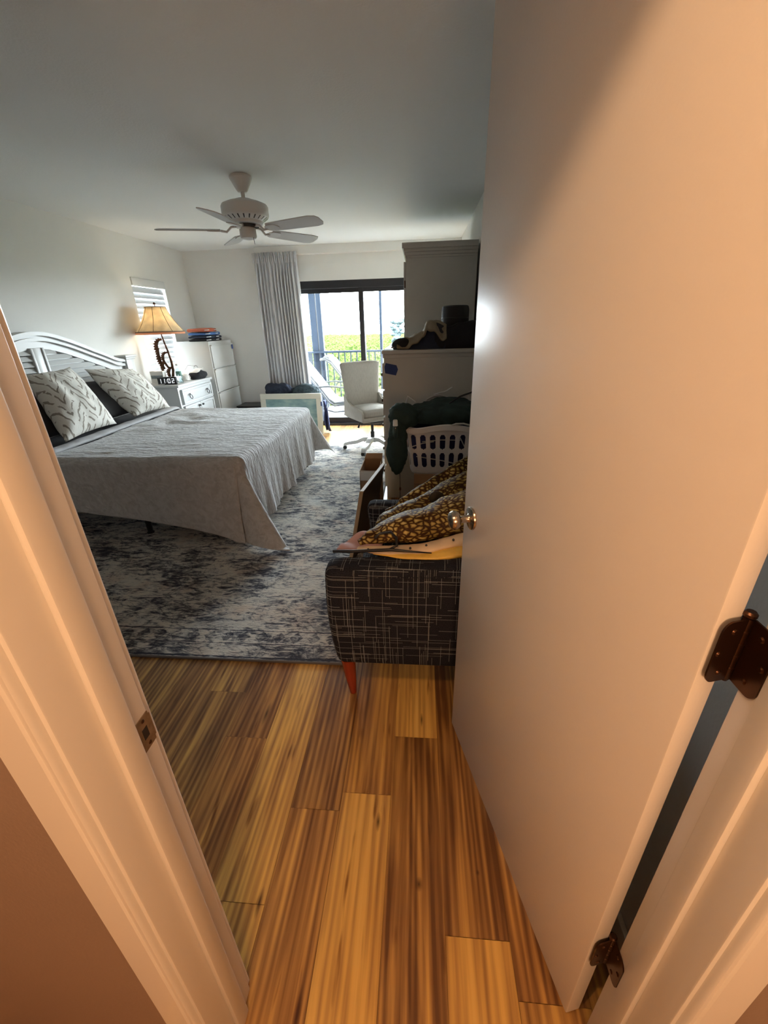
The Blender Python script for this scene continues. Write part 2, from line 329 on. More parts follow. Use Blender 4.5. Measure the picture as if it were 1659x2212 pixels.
def spread():
    mt, t, b = mk('grey_quilted_bedspread')
    n = nd(t, 'ShaderNodeTexNoise'); n.inputs['Scale'].default_value = 16; n.inputs['Detail'].default_value = 5; n.inputs['Distortion'].default_value = 1.5; lk(t, coord(t), n.inputs[0])
    vo = nd(t, 'ShaderNodeTexVoronoi', feature='DISTANCE_TO_EDGE'); vo.inputs['Scale'].default_value = 22; lk(t, coord(t), vo.inputs[0])
    n2 = nd(t, 'ShaderNodeTexNoise'); n2.inputs['Scale'].default_value = 14; n2.inputs['Detail'].default_value = 4; n2.inputs['Distortion'].default_value = .6; lk(t, coord(t, scale=(1, 3.2, 1)), n2.inputs[0])
    r = ramp(t, [(.35, (.45, .455, .46)), (.62, (.55, .557, .567))], n.outputs[0])
    lk(t, r.outputs[0], b.inputs['Base Color']); b.inputs['Roughness'].default_value = .8; b.inputs['Sheen Weight'].default_value = .3
    h = math_(t, 'ADD', math_(t, 'MULTIPLY', n2.outputs[0], 1.2), math_(t, 'MULTIPLY', n.outputs[0], .3))
    bp = nd(t, 'ShaderNodeBump'); bp.inputs['Strength'].default_value = .8; bp.inputs['Distance'].default_value = .018; lk(t, h, bp.inputs['Height']); lk(t, bp.outputs[0], b.inputs['Normal'])
    return mt
def cushion():
    mt, t, b = mk('taupe_line_print_cushion')
    c = nd(t, 'ShaderNodeTexCoord'); nn = nd(t, 'ShaderNodeTexNoise'); nn.inputs['Scale'].default_value = 6; lk(t, c.outputs['UV'], nn.inputs[0])
    sx = nd(t, 'ShaderNodeSeparateXYZ'); lk(t, c.outputs['UV'], sx.inputs[0])
    wob = math_(t, 'MULTIPLY', math_(t, 'SUBTRACT', nn.outputs[0], .5), .16)
    u = math_(t, 'MULTIPLY', math_(t, 'ADD', sx.outputs[0], wob), 2.4); iu = math_(t, 'FLOOR', u); tri = math_(t, 'ABSOLUTE', math_(t, 'SUBTRACT', math_(t, 'FRACT', u), .5))
    sgn = math_(t, 'SUBTRACT', math_(t, 'MULTIPLY', math_(t, 'MODULO', iu, 2), 2), 1)
    v = math_(t, 'ADD', math_(t, 'MULTIPLY', sx.outputs[1], 2.6), math_(t, 'ADD', math_(t, 'MULTIPLY', tri, 1.7), math_(t, 'MULTIPLY', iu, .37)))
    f = math_(t, 'FRACT', math_(t, 'MULTIPLY', math_(t, 'ADD', v, wob), 2.3))
    ln = math_(t, 'LESS_THAN', math_(t, 'ABSOLUTE', math_(t, 'SUBTRACT', f, .5)), .13)
    br = nd(t, 'ShaderNodeTexNoise'); br.inputs['Scale'].default_value = 7; lk(t, c.outputs['UV'], br.inputs[0])
    on = math_(t, 'MULTIPLY', ln, math_(t, 'GREATER_THAN', br.outputs[0], .43))
    mx = nd(t, 'ShaderNodeMix', data_type='RGBA'); lk(t, on, mx.inputs[0]); mx.inputs[6].default_value = (.74, .72, .66, 1); mx.inputs[7].default_value = (.30, .265, .22, 1)
    lk(t, mx.outputs[2], b.inputs['Base Color']); b.inputs['Roughness'].default_value = .85
    w3 = nd(t, 'ShaderNodeTexNoise'); w3.inputs['Scale'].default_value = 60; lk(t, c.outputs['UV'], w3.inputs[0])
    bp = nd(t, 'ShaderNodeBump'); bp.inputs['Strength'].default_value = .5; bp.inputs['Distance'].default_value = .003; lk(t, math_(t, 'ADD', w3.outputs[0], on), bp.inputs['Height']); lk(t, bp.outputs[0], b.inputs['Normal'])
    return mt
def translucent(name, col, f, rough=.8, mot=0):
    mt, t, b = mk(name); b.inputs['Base Color'].default_value = (*col, 1); b.inputs['Roughness'].default_value = rough
    tr = nd(t, 'ShaderNodeBsdfTranslucent'); tr.inputs[0].default_value = (*col, 1); mx = nd(t, 'ShaderNodeMixShader'); mx.inputs[0].default_value = f
    if mot:
        n = nd(t, 'ShaderNodeTexNoise'); n.inputs['Scale'].default_value = 14; n.inputs['Detail'].default_value = 4; lk(t, coord(t), n.inputs[0])
        r = ramp(t, [(.3, tuple(x*(1-mot) for x in col)), (.7, col)], n.outputs[0]); lk(t, r.outputs[0], tr.inputs[0]); lk(t, r.outputs[0], b.inputs[0])
    lk(t, b.outputs[0], mx.inputs[1]); lk(t, tr.outputs[0], mx.inputs[2]); lk(t, mx.outputs[0], t.nodes['Material Output'].inputs[0]); return mt
def glass(name, tint=(1, 1, 1)):
    mt, t, b = mk(name); tr = nd(t, 'ShaderNodeBsdfTransparent'); tr.inputs[0].default_value = (*tint, 1)
    gl = nd(t, 'ShaderNodeBsdfGlossy'); gl.inputs['Roughness'].default_value = .03; mx = nd(t, 'ShaderNodeMixShader'); mx.inputs[0].default_value = .06
    lk(t, tr.outputs[0], mx.inputs[1]); lk(t, gl.outputs[0], mx.inputs[2]); lk(t, mx.outputs[0], t.nodes['Material Output'].inputs[0]); return mt
def leafy():
    mt, t, b = mk('mangrove_leaves')  # leaf greens varied by cells and noise only
    n = nd(t, 'ShaderNodeTexVoronoi'); n.inputs['Scale'].default_value = 5; lk(t, coord(t), n.inputs[0])
    n2 = nd(t, 'ShaderNodeTexNoise'); n2.inputs['Scale'].default_value = 1.2; n2.inputs['Detail'].default_value = 6; lk(t, coord(t), n2.inputs[0])
    a = math_(t, 'ADD', math_(t, 'MULTIPLY', n.outputs[0], .6), math_(t, 'MULTIPLY', n2.outputs[0], .8))
    r = ramp(t, [(.3, (.012, .026, .006)), (.6, (.032, .048, .012)), (.9, (.060, .072, .026))], a); lk(t, r.outputs[0], b.inputs['Base Color']); b.inputs['Roughness'].default_value = .9; b.inputs['Specular IOR Level'].default_value = 0
    bp = nd(t, 'ShaderNodeBump'); bp.inputs['Distance'].default_value = .3; lk(t, n.outputs[0], bp.inputs['Height']); lk(t, bp.outputs[0], b.inputs['Normal']); return mt
def seascape():
    mt, t, b = mk('sea_green_print')
    n = nd(t, 'ShaderNodeTexNoise'); n.inputs['Scale'].default_value = 5; n.inputs['Detail'].default_value = 6; lk(t, coord(t, scale=(1, 1, 2.4)), n.inputs[0])
    r = ramp(t, [(.3, (.10, .20, .22)), (.5, (.20, .33, .33)), (.75, (.38, .50, .46))], n.outputs[0]); lk(t, r.outputs[0], b.inputs['Base Color']); b.inputs['Roughness'].default_value = .25; return mt
def stripes():
    mt, t, b = mk('striped_sling_fabric'); c = nd(t, 'ShaderNodeTexCoord'); sx = nd(t, 'ShaderNodeSeparateXYZ'); lk(t, c.outputs['Object'], sx.inputs[0])
    f = math_(t, 'LESS_THAN', math_(t, 'FRACT', math_(t, 'MULTIPLY', sx.outputs[1], 17)), .28)
    mx = nd(t, 'ShaderNodeMix', data_type='RGBA'); lk(t, f, mx.inputs[0]); mx.inputs[6].default_value = (.17, .173, .178, 1); mx.inputs[7].default_value = (.035, .038, .045, 1)
    lk(t, mx.outputs[2], b.inputs['Base Color']); return mt
FLOOR, RUG, PLAID, CROC, SPREAD, CUSH = wood_floor(), rug_mat(), plaid(), croc(), spread(), cushion()
CURT = translucent('pleated_curtain_cloth', (.62, .625, .64), .06)
SHADE = translucent('parchment_lampshade', (.84, .74, .56), .62, mot=.25)
BLIND = translucent('white_faux_wood_slat', (.62, .64, .66), .035, .45)
GLASS, LEAF, SEA, STRIPE = glass('clear_glass'), leafy(), seascape(), stripes()
BOTTLE = glass('water_bottle_plastic', (.90, .95, .96))
FRINGE = translucent('peach_fringe', (.80, .45, .28), .5)
DIGIT = M('white_led_digit', (.9, .95, 1), .5, emit=.9)
TREEL = M('hazy_tree_leaf', (.05, .068, .072), .9, spec=0, var=.3, vs=2)  # pale blue distance haze mixed into the leaf colour

# ------------------------------------------------------------------ room shell
XL, XR, YB, YF, ZC = -3.32, .52, 6.47, .40, 2.44
# floor: every plank is a face with its own tint
bm = new(); cl = bm.loops.layers.color.new('plank')
rnd = random.Random(11); PW = .165; x = -.25 - PW*20
fixed = {-1: (.81,), 0: (-.35,), 1: (1.09,), 2: (.528,), -3: (1.051,), -4: (1.262,)}
tones = {(-1, 0): (.40, .10, .55), (-1, 1): (.16, .40, .25), (0, 0): (.66, .2, .1), (0, 1): (.62, .9, 0), (1, 0): (.30, .7, .1), (1, 1): (.62, .15, .1), (2, 0): (.64, .35, .15), (2, 1): (.22, .62, .25),
         (-2, 0): (.60, .5, .3), (-2, 1): (.58, .53, .3), (-3, 0): (.30, .8, .9), (-3, 1): (.20, .3, .8), (-4, 0): (.22, .45, .5), (-4, 1): (.34, .65, .4), (3, 0): (.5, .77, .3), (3, 1): (.45, .12, .3)}
for k in range(-20, 12):
    x0 = -.085 + (k-1)*PW
    base = fixed.get(k, (rnd.uniform(-1, 1),))[0]; L = 1.22
    ys = [base + L*i for i in range(-4, 7)]
    for i, (a, b_) in enumerate(zip(ys, ys[1:])):
        a2, b2 = max(a, -3), min(b_, YB+.14)
        if b2 <= a2 or x0 > 2 or x0+PW < XL-.1: continue
        vs = [bm.verts.new(p) for p in ((x0+.0006, a2+.0006, 0), (x0+PW-.0006, a2+.0006, 0), (x0+PW-.0006, b2-.0006, 0), (x0+.0006, b2-.0006, 0))]
        f = bm.faces.new(vs); c = tones.get((k, i-3), (rnd.uniform(.22, .62), rnd.random(), rnd.random()*.7))
        for lp in f.loops: lp[cl] = (*c, 1)
d = bm.faces.new([bm.verts.new(p) for p in ((-4.2, -3, -.004), (2.2, -3, -.004), (2.2, YB+.14, -.004), (-4.2, YB+.14, -.004))])
for lp in d.loops: lp[cl] = (0, 0, 0, 1)
fl = obj('floor', bm, FLOOR); fl['kind'] = 'structure'; fl['label'] = 'hickory plank floor'
struct('ceiling', B(XL-.1, 2.2, -3, YB+.14, ZC, ZC+.1), CEIL)
# left wall with a window opening
WY0, WY1, WZ0, WZ1 = 5.16, 5.85, .80, 2.02
bm = new(); box(bm, XL-.16, XL, YF-.12, WY0, 0, ZC); box(bm, XL-.16, XL, WY1, YB+.14, 0, ZC); box(bm, XL-.16, XL, WY0, WY1, 0, WZ0); box(bm, XL-.16, XL, WY0, WY1, WZ1, ZC)
struct('wall_left', bm, WALL)
struct('wall_right', B(XR, XR+.12, .40, YB+.14, 0, ZC), WALL)
SX0, SX1, SZ = -2.23, .22, 2.02
bm = new(); box(bm, XL, SX0, YB, YB+.14, 0, ZC); box(bm, SX1, XR+.12, YB, YB+.14, 0, ZC); box(bm, SX0, SX1, YB, YB+.14, SZ, ZC)
struct('wall_back', bm, WALL)
# doorway wall
JL, JR, HY, HH = -.396, .389, .279, 2.132
bm = new(); box(bm, XL-.1, JL-.014, HY, YF, 0, ZC); box(bm, JR+.014, 1.6, HY, YF, 0, ZC); box(bm, JL-.014, JR+.014, HY, YF, HH+.014, ZC)
struct('wall_front', bm, HALLW)
struct('wall_hallway', B(-2.0, 1.6, -1.25, -1.15, 0, ZC), HALLW, lab='far wall of the hallway')
struct('wall_hallway_left', B(-2.1, -2.0, -1.15, HY, 0, ZC), HALLW); struct('wall_hallway_right', B(1.5, 1.6, -1.15, HY, 0, ZC), HALLW)
# door lining
def rbox(x0, x1, y0, y1, z0, z1, b=.0025): return B(x0, x1, y0, y1, z0, z1, bev=b)
tl = struct('trim_1', rbox(JL-.013, JL, HY, YF, 0, HH), TRIM, lab='left door jamb', smooth='auto')
bm = rbox(JL-.001, JL+.0105, .330, .3665, 0, HH-.01, .004); struct('door_stop', bm, TRIM, tl, smooth='auto')
sp = new(); prism(sp, [(.372, .893), (.399, .893), (.399, .950), (.372, .950)], lambda a, b_, s: (JL+.0002+.0014*s, a, b_))
box(sp, JL+.0003, JL+.0016, .399, .4015, .900, .944); st = struct('strike_plate', sp, STRIKE, tl)
st['label'] = 'worn brass strike plate'
struct('latch_hole', B(JL+.0014, JL+.0019, .379, .390, .912, .931), BLACK, st)
lathe_ = new()
for zz in (.900, .943): lathe(lathe_, [(0, 0), (.0032, 0), (.002, .0012), (0, .0012)], (JL+.0016, .386, zz), 10, axis=(1, 0, 0))
struct('screw', lathe_, BRONZE, st)
tr_ = struct('trim_2', rbox(JR, JR+.013, HY, YF, 0, HH), TRIM, lab='right door jamb', smooth='auto')
struct('door_stop', rbox(JR-.0105, JR+.001, .330, .3665, 0, HH-.01, .004), TRIM, tr_, smooth='auto')
th_ = struct('trim_3', rbox(JL, JR, HY, YF, HH, HH+.013), TRIM, lab='door head jamb', smooth='auto')
struct('door_stop', rbox(JL, JR, .330, .3665, HH-.011, HH+.001, .004), TRIM, th_, smooth='auto')
def casing(name, pts, lab):
    """profiled moulding; pts: outer->inner direction function"""
    bm = new(); prof = [(0, 0), (0, .0115), (.003, .014), (.030, .0135), (.044, .012), (.0465, .0095), (.0495, .0095), (.0515, .0115), (.0545, .0112), (.057, .008), (.057, 0)]
    rings = []
    for p, q in pts:
        rings.append([bm.verts.new(Vector(p) + Vector(q)*a + Vector((0, -b_, 0))) for a, b_ in prof])
    for A, C in zip(rings, rings[1:]):
        for k in range(len(prof)-1): bm.faces.new((A[k], A[k+1], C[k+1], C[k]))
    return struct(name, bm, TRIM, lab=lab, smooth='auto')
casing('trim_4', [((JL-.063, HY, 0), (1, 0, 0)), ((JL-.063, HY, HH+.063), (1, 0, -1)), ((JR+.063, HY, HH+.063), (-1, 0, -1)), ((JR+.063, HY, 0), (-1, 0, 0))], 'moulded door casing in the hallway')
# room side casing and skirting
bm = new()
box(bm, JL-.065, JL-.006, YF, YF+.014, 0, HH+.06, .003); box(bm, JL-.065, JR+.065, YF, YF+.014, HH+.006, HH+.065, .003)
struct('trim_5', bm, TRIM, lab='door casing on the bedroom side')
struct('baseboard_left', rbox(XL, XL+.014, YF+.02, YB, 0, .09), TRIM)
bm = rbox(XL+.014, SX0-.01, YB-.014, YB, 0, .09); struct('baseboard_back', bm, TRIM)
struct('baseboard_right', rbox(XR-.014, XR, .5, YB, 0, .09), TRIM)
struct('baseboard_front', rbox(XL+.02, JL-.07, YF, YF+.014, 0, .09), TRIM)

# ---- hinged door leaf
ANG = math.atan2(.963, -.268)
dr = bpy.data.objects.new('door_1', None); COL.objects.link(dr); dr.location = (.345, .410, .0); dr.rotation_euler = (0, 0, ANG); dr['kind'] = 'structure'; dr['label'] = 'open flush bedroom door'
LW = .772; T = .035   # local x along leaf, local +y = hall face side (-n)
# local +y direction = rotate(+y) by ANG ; hallway face points to -x,-y => local +y
obj('door_leaf', B(0, LW, -T, 0, .014, 2.105, bev=.0025), DOOR, dr, world=False, smooth='auto')
kb = obj('door_knob', lathe(new(), [(0, 0), (.033, 0), (.034, .003), (.030, .008), (.014, .011), (.011, .016), (.0105, .034), (.013, .038), (.022, .042), (.0275, .050), (.028, .058), (.024, .066), (.012, .071), (0, .072)], (LW-.062, .0, .938), 40, axis=(0, 1, 0)), NICKEL, dr, world=False, smooth='auto', lab='satin nickel door knob')
obj('knob_rose', lathe(new(), [(0, 0), (.033, 0), (.0345, .003), (.033, .007), (.028, .009), (0, .009)], (LW-.062, .0003, .938), 40, axis=(0, 1, 0)), NICKEL, kb, world=False, smooth='auto')
obj('door_knob', lathe(new(), [(0, 0), (.033, 0), (.030, .008), (.012, .014), (.0105, .034), (.0275, .050), (.024, .066), (0, .072)], (LW-.062, -T, .938), 24, axis=(0, -1, 0)), NICKEL, dr, world=False, smooth='auto')
obj('latch_plate', B(LW-.0005, LW+.0012, -.030, -.005, .908, .966), STRIKE, dr, world=False)
# hinges: knuckle at the pivot, rounded leaves on door edge and jamb
PX, PY = .3835, .4165
def hinge(zc, hh=.046, bb=.0):
    h = obj('hinge', lathe(new(), [(0, -hh-.004), (.004, -hh-.004), (.0055, -hh), (.0062, -hh+.001), (.0062, hh-.0005), (.005, hh), (.0072, hh+.0025), (.0072, hh+.006), (.005, hh+.0085), (0, hh+.0085)], (PX, PY, zc), 20), BRONZE, dr, smooth='auto', lab='dark bronze butt hinge')
    kn = new()
    for q in (-.6, -.2, .2, .6): lathe(kn, [(.0062, -.0012), (.0066, -.0008), (.0066, .0008), (.0062, .0012)], (PX, PY, zc+q*hh), 20, cap=False)
    obj('knuckle_ring', kn, BRONZE, h, smooth='auto')
    def plate(o, dx, dy, wd, nx, ny):
        poly = [(0, -hh), (wd*.6, -hh)] + [(wd*.62+wd*.38*math.sin(R(a)), -hh+.016-.016*math.cos(R(a))) for a in range(0, 91, 15)] + [(wd*.62+wd*.38*math.cos(R(a)), hh-.016+.016*math.sin(R(a))) for a in range(0, 91, 15)] + [(0, hh)]
        b2 = new(); prism(b2, poly, lambda a, b_, s: (o[0]+dx*a+nx*.0022*s, o[1]+dy*a+ny*.0022*s, zc+b_))
        pl = obj('hinge_plate', b2, BRONZE, h, smooth=False)
        b3 = new()
        for a, b_ in ((wd*.45, -hh*.68), (wd*.8, 0), (wd*.45, hh*.68)):
            lathe(b3, [(0, .0042), (.0028, .0040), (.0040, .0024), (.0044, .0021)], (o[0]+dx*a, o[1]+dy*a, zc+b_), 12, cap=False, axis=(nx, ny, 0))
            o2 = (o[0]+dx*a, o[1]+dy*a, zc+b_)
        bpy_o = obj('screw', b3, BRONZE, h, smooth='auto')
    u = Vector((-.268, .963)); n_ = Vector((-.963, -.268))
    plate((PX-.004, PY-.003), n_.x, n_.y, .031, -u.x, -u.y)     # on the door edge
    plate((JR-.0002, YF+.012), 0, -1, .038, -1, 0)                    # on the jamb
    return h
for zc in (.315, 1.09, 1.84): hinge(zc)

# ---- left window with slatted blind
w1 = bpy.data.objects.new('window_1', None); COL.objects.link(w1); w1.location = (XL-.08, 5.505, WZ0); w1['kind'] = 'structure'; w1['label'] = 'narrow window beside the bed'
bm = new()
for a in ((WY0, WY0+.03, WZ0, WZ1), (WY1-.03, WY1, WZ0, WZ1), (WY0, WY1, WZ0, WZ0+.03), (WY0, WY1, WZ1-.03, WZ1), (WY0, WY1, 1.38, 1.41)): box(bm, XL-.15, XL-.12, *a)
obj('window_frame', bm, WHITE, w1); obj('window_pane', B(XL-.138, XL-.134, WY0+.02, WY1-.02, WZ0+.02, WZ1-.02), GLASS, w1)
obj('window_sill', B(XL-.12, XL+.012, WY0-.0, WY1+.0, WZ0-.0, WZ0+.016), WHITE, w1)
bl = thing('window_blind', 'white slatted blind hanging in the narrow window behind the lamp', 'blind', (XL-.03, 5.505, WZ0+.02))
obj('valance', B(XL-.045, XL+.012, WY0+.004, WY1-.004, WZ1-.085, WZ1-.002, bev=.004), WHITE, bl, smooth='auto')
z = WZ1-.12; k = 0
while z > WZ0+.05:
    b2 = new(); ca, sa = math.cos(R(74)), math.sin(R(74))
    prism(b2, [(-.033, -.0016), (.033, -.0016), (.033, .0016), (-.033, .0016)], lambda a, b_, s: (XL-.035 + a*ca - b_*sa, WY0+.012+(WY1-WY0-.024)*s, z - a*sa - b_*ca))
    obj('slat', b2, BLIND, bl); z -= .0585
obj('bottom_rail', B(XL-.06, XL-.012, WY0+.012, WY1-.012, WZ0+.018, WZ0+.034), WHITE, bl)
for yy in (WY0+.12, WY1-.12): obj('ladder_cord', tube(new(), [(XL-.005, yy, WZ1-.09), (XL-.005, yy, WZ0+.03)], .0012, 5), WHITE, bl)

# ---- sliding glass door
d2 = bpy.data.objects.new('door_2', None); COL.objects.link(d2); d2.location = ((SX0+SX1)/2, YB+.06, 0); d2['kind'] = 'structure'; d2['label'] = 'sliding glass door to the balcony'
bm = new(); box(bm, SX0, SX1, YB, YB+.13, 1.925, SZ, .003); box(bm, SX0, SX1, YB, YB+.13, 0, .03); box(bm, SX0, SX0+.04, YB, YB+.13, .03, 1.93); box(bm, SX1-.04, SX1, YB, YB+.13, .03, 1.93)
obj('door_frame', bm, DARKAL, d2)
def panel(x0, x1, y):
    b2 = new()
    for a in ((x0, x0+.07, .03, 1.93), (x1-.07, x1, .03, 1.93), (x0+.07, x1-.07, .03, .11), (x0+.07, x1-.07, 1.87, 1.93)): box(b2, a[0], a[1], y, y+.035, a[2], a[3], .002)
    p = obj('sliding_panel', b2, DARKAL, d2); obj('pane', B(x0+.06, x1-.06, y+.015, y+.02, .10, 1.88), GLASS, p)
panel(SX0+.04, -.80, YB+.075); panel(-.875, SX1-.04, YB+.03)

# ---- curtain and its valance rail
struct('trim_6', B(SX0-.02, XR, YB-.085, YB, 2.335, ZC, bev=.004), WALL, lab='boxed curtain pelmet above the slider')
def curt(u, v):
    z = 2.37 - v*2.33; w_ = .60 + .05*v; x = -2.275 - .015*v + u*w_
    ph = PI*2*(13*u + .22*math.sin(9*u) + .10*math.sin(23*u+1)); pin = 1 if z > 2.235 else max(0, 1-(2.235-z)*5)
    amp = .030*(1-.5*pin) + .010*math.sin(u*9+2)*(1-pin)
    y = YB-.10 + amp*(math.sin(ph + .25*math.sin(v*1.5+u*7))+.35*math.sin(2*ph+1)) + .012*math.sin(u*11+v*2)
    if u > .86: y += .018*(u-.86)/.14; 
    return (x + .006*math.cos(ph*2)*(1-pin), y, z)
ct = thing('curtain', 'white pleated curtain gathered at the left of the sliding door', 'curtain', (-1.98, YB-.1, .04))
obj('curtain_panel', grid(new(), 420, 30, curt), CURT, ct, smooth=True, sol=.002)
for k in range(22): x = -2.27+k*.0275; obj('pinch_pleat', tube(new(), [(x, YB-.135, 2.36), (x+.001, YB-.134, 2.24)], .0050, 6), CURT, ct, smooth=True)

# ------------------------------------------------------------------ rug
RX0, RX1, RY0, RY1 = -3.10, -.33, 1.445, 5.22
def rugf(u, v):
    x = RX0+(RX1-RX0)*u; y = RY0+(RY1-RY0)*v
    return (x-RX0, y-RY0, .0105 + .0018*nz((x, y, 0), 9) + .0012*nz((x, y, 0), 26))
bm = grid(new(), 200, 270, rugf)
rg = obj('area_rug', bm, RUG, None, smooth=True); rg.location = (RX0, RY0, 0); tag(rg, 'large distressed cream, grey and blue patterned rug under the bed', 'rug')
bm = new(); e = .006
for a in ((RX0-e, RX1+e, RY0-e, RY0+.004), (RX0-e, RX1+e, RY1-.004, RY1+e), (RX0-e, RX0+.004, RY0, RY1), (RX1-.004, RX1+e, RY0, RY1)): box(bm, *a, .0005, .0115, bev=.002)
obj('binding', bm, M('rug_binding', (.12, .11, .10), .9), rg)

# ------------------------------------------------------------------ bed
bed = thing('bed', 'king bed with white arched louvred headboard and black legs', 'bed', (-2.2, 3.55, 0))
bm = B(-3.20, -1.24, 2.63, 4.50, .33, .60, bev=.05); obj('mattress', bm, MATTR, bed, smooth='auto')
bm = B(-3.20, -1.25, 2.65, 4.48, .24, .30); obj('bed_frame', bm, BLACK, bed)
bm = B(-3.20, -1.26, 2.64, 4.49, .30, .335); obj('box_base', bm, DGREY, bed)
for (x, y) in ((-1.27, 2.70), (-1.27, 3.36), (-1.27, 3.66), (-1.27, 4.36), (-2.09, 2.72), (-2.09, 4.4), (-3.0, 2.7), (-3.0, 4.4), (-2.09, 3.55)):
    b2 = new(); lathe(b2, [(0, .014), (.026, .014), (.028, .02), (.020, .028), (.0235, .24), (0, .24)], (x, y, 0), 16); obj('leg', b2, BLACK, bed, smooth='auto')
HC = 3.50
AR = [(0, 1.472), (.10, 1.468), (.20, 1.448), (.39, 1.392), (.61, 1.312), (.80, 1.245), (.90, 1.205), (.96, 1.185), (1.05, 1.182)]
def arc(t):
    t = abs(t)
    for (a, za), (b_, zb) in zip(AR, AR[1:]):
        if t <= b_: k = (t-a)/(b_-a); return za+(zb-za)*k
    return AR[-1][1]
def arcs(t): return sum(arc(t+d) for d in (-.06, -.03, 0, .03, .06))/5
def band(o0, o1, x0, x1, half=1.04, n=60):
    b2 = new(); V = []
    for i in range(n+1):
        t = -half+2*half*i/n; z = arcs(t)
        V.append([b2.verts.new(p) for p in ((x0, HC+t, z-o0), (x1, HC+t, z-o0), (x1, HC+t, z-o1), (x0, HC+t, z-o1))])
    for A, C in zip(V, V[1:]):
        for k in range(4): b2.faces.new((A[k], A[(k+1) % 4], C[(k+1) % 4], C[k]))
    b2.faces.new(V[0]); b2.faces.new(V[-1][::-1]); return b2
hb = obj('headboard', B(-3.30, -3.275, HC-1.12, HC+1.12, .30, 1.10), WHITE, bed)
for o0, o1, xx in ((0, .030, -3.205), (.030, .048, -3.235), (.048, .072, -3.215), (.072, .135, -3.245)):
    obj('arch_moulding', band(o0, o1, -3.30, xx), WHITE, hb, smooth='auto')
for s in (-1, 1):
    y = HC+s*1.115
    obj('headboard_post', B(-3.30, -3.20, y-.065, y+.065, .02, 1.17, bev=.004), WHITE, hb, smooth='auto')
    b2 = B(-3.31, -3.175, y-.095, y+.095, 1.192, 1.216, bev=.004); box(b2, -3.305, -3.185, y-.082, y+.082, 1.17, 1.192, .006); obj('post_cap', b2, WHITE, hb, smooth='auto')
b2 = B(-3.30, -3.235, HC-.045, HC+.045, .5, 1.345, bev=.006)
for s in (-1, 1): box(b2, -3.30, -3.225, HC+s*.058-.012, HC+s*.058+.012, .5, 1.345, .005)
obj('centre_stile', b2, WHITE, hb, smooth='auto')
b2 = new(); prism(b2, [(-1.03, .6)]+[(-1.03+2.06*q/40, arcs(-1.03+2.06*q/40)-.08) for q in range(41)]+[(1.03, .6)], lambda a, b_, s: (-3.300+.012*s, HC+a, b_))
obj('backing_panel', b2, WHITE, hb)
z = .62; k = 0
while z < 1.34:
    half = 1.04
    while half > .1 and arcs(half)-.135 < z: half -= .01
    if half > .12:
        for s in (-1, 1):
            b3 = new(); a, c = sorted((HC+s*.07, HC+s*half))
            prism(b3, [(-.019, -.018), (.018, .006), (.018, .012), (-.019, -.012)], lambda p, q, sd: (-3.252-q, a+(c-a)*sd, z+p))
            obj('louvre', b3, WHITE, hb)
    z += .046

# bedspread
XE, YN, YFA, ZT, X0 = -1.20, 2.60, 4.53, .645, -2.66
def prof(d, r=.055):
    if d < r*PI/2: a = d/r; return r*math.sin(a), r*(1-math.cos(a))
    return r, r+(d-r*PI/2)
def drape(u, v):
    a = X0 + u*(XE-X0+.52)                        # along x
    ay = v
    dn = .375+.135*max(0, min(1, (a-X0-.2)/.9))
    b_ = (YN-dn) + v*((YFA+.45)-(YN-dn))
    dx = max(0, a-XE+.055); dy = max(0, YN+.055-b_); df = max(0, b_-YFA+.055)
    x, y, z = min(a, XE-.055), min(max(b_, YN+.055), YFA-.055), ZT
    side = -1 if dy > 0 else 1; dd = max(dy, df)
    if dx > 0 and dd > 0:
        rho = math.hypot(dx, dd); ph = math.atan2(dd, dx); o, dn_ = prof(rho)
        fl_ = math.sin(2*ph)**1.5; out = o + fl_*.40*max(0, rho-.1)**1.15
        if side < 0: y -= .045*math.sin(ph)**2*min(1, rho*2.5); dn_ *= 1+.20*math.sin(ph)**2
        dn_ = dn_*(1-.15*fl_)*(1.0 if side < 0 else .9); dn_ = min(dn_, ZT-.030)
        x += out*math.cos(ph) + (.20 if side < 0 else .05)*fl_*max(0, rho-.15); y += side*out*math.sin(ph)*(.8 if side < 0 else 1); z -= dn_
    elif dx > 0:
        o, dn_ = prof(dx); k = max(0, dn_-.08); x += o + .05*k + k*.050*math.sin(b_*15+1.5*math.sin(b_*5)) + k*.02*math.sin(b_*41); z -= dn_
    elif dd > 0:
        o, dn_ = prof(dd); s_ = max(0, (a-XE+.055+.42)/.42)**2*(1 if side < 0 else 0); dn_ *= 1+.20*s_; y -= .045*s_*min(1, dd*2.5)
        k = max(0, dn_-.08); y += side*(o + .04*k + k*.022*math.sin(a*7.5+1)); z -= min(dn_, ZT-.03)
    if z > ZT-.03:
        p = (x, y, 0); z += .014*nz(p, 2.2, 4) + .006*nz((x*.6, y*1.8, 0), 7, 2) + .0030*nz((x*.5, y*2.2, 0), 18, 3)
        q = math.exp(-((x+2.25)**2/.09 + (y-3.95)**2/.25)); z += q*.010*(math.sin(y*17+x*6+3*nz((x,y,0),3,7))+.4*nz((x*8,y*20,0),1,3))
    return (x, y, z)
bs = thing('bedspread', 'grey bedspread draped over the king bed with corners hanging low', 'bedspread', (-2.0, 3.55, ZT))
obj('cover', grid(new(), 210, 260, drape), SPREAD, bs, smooth=True, sol=.006)
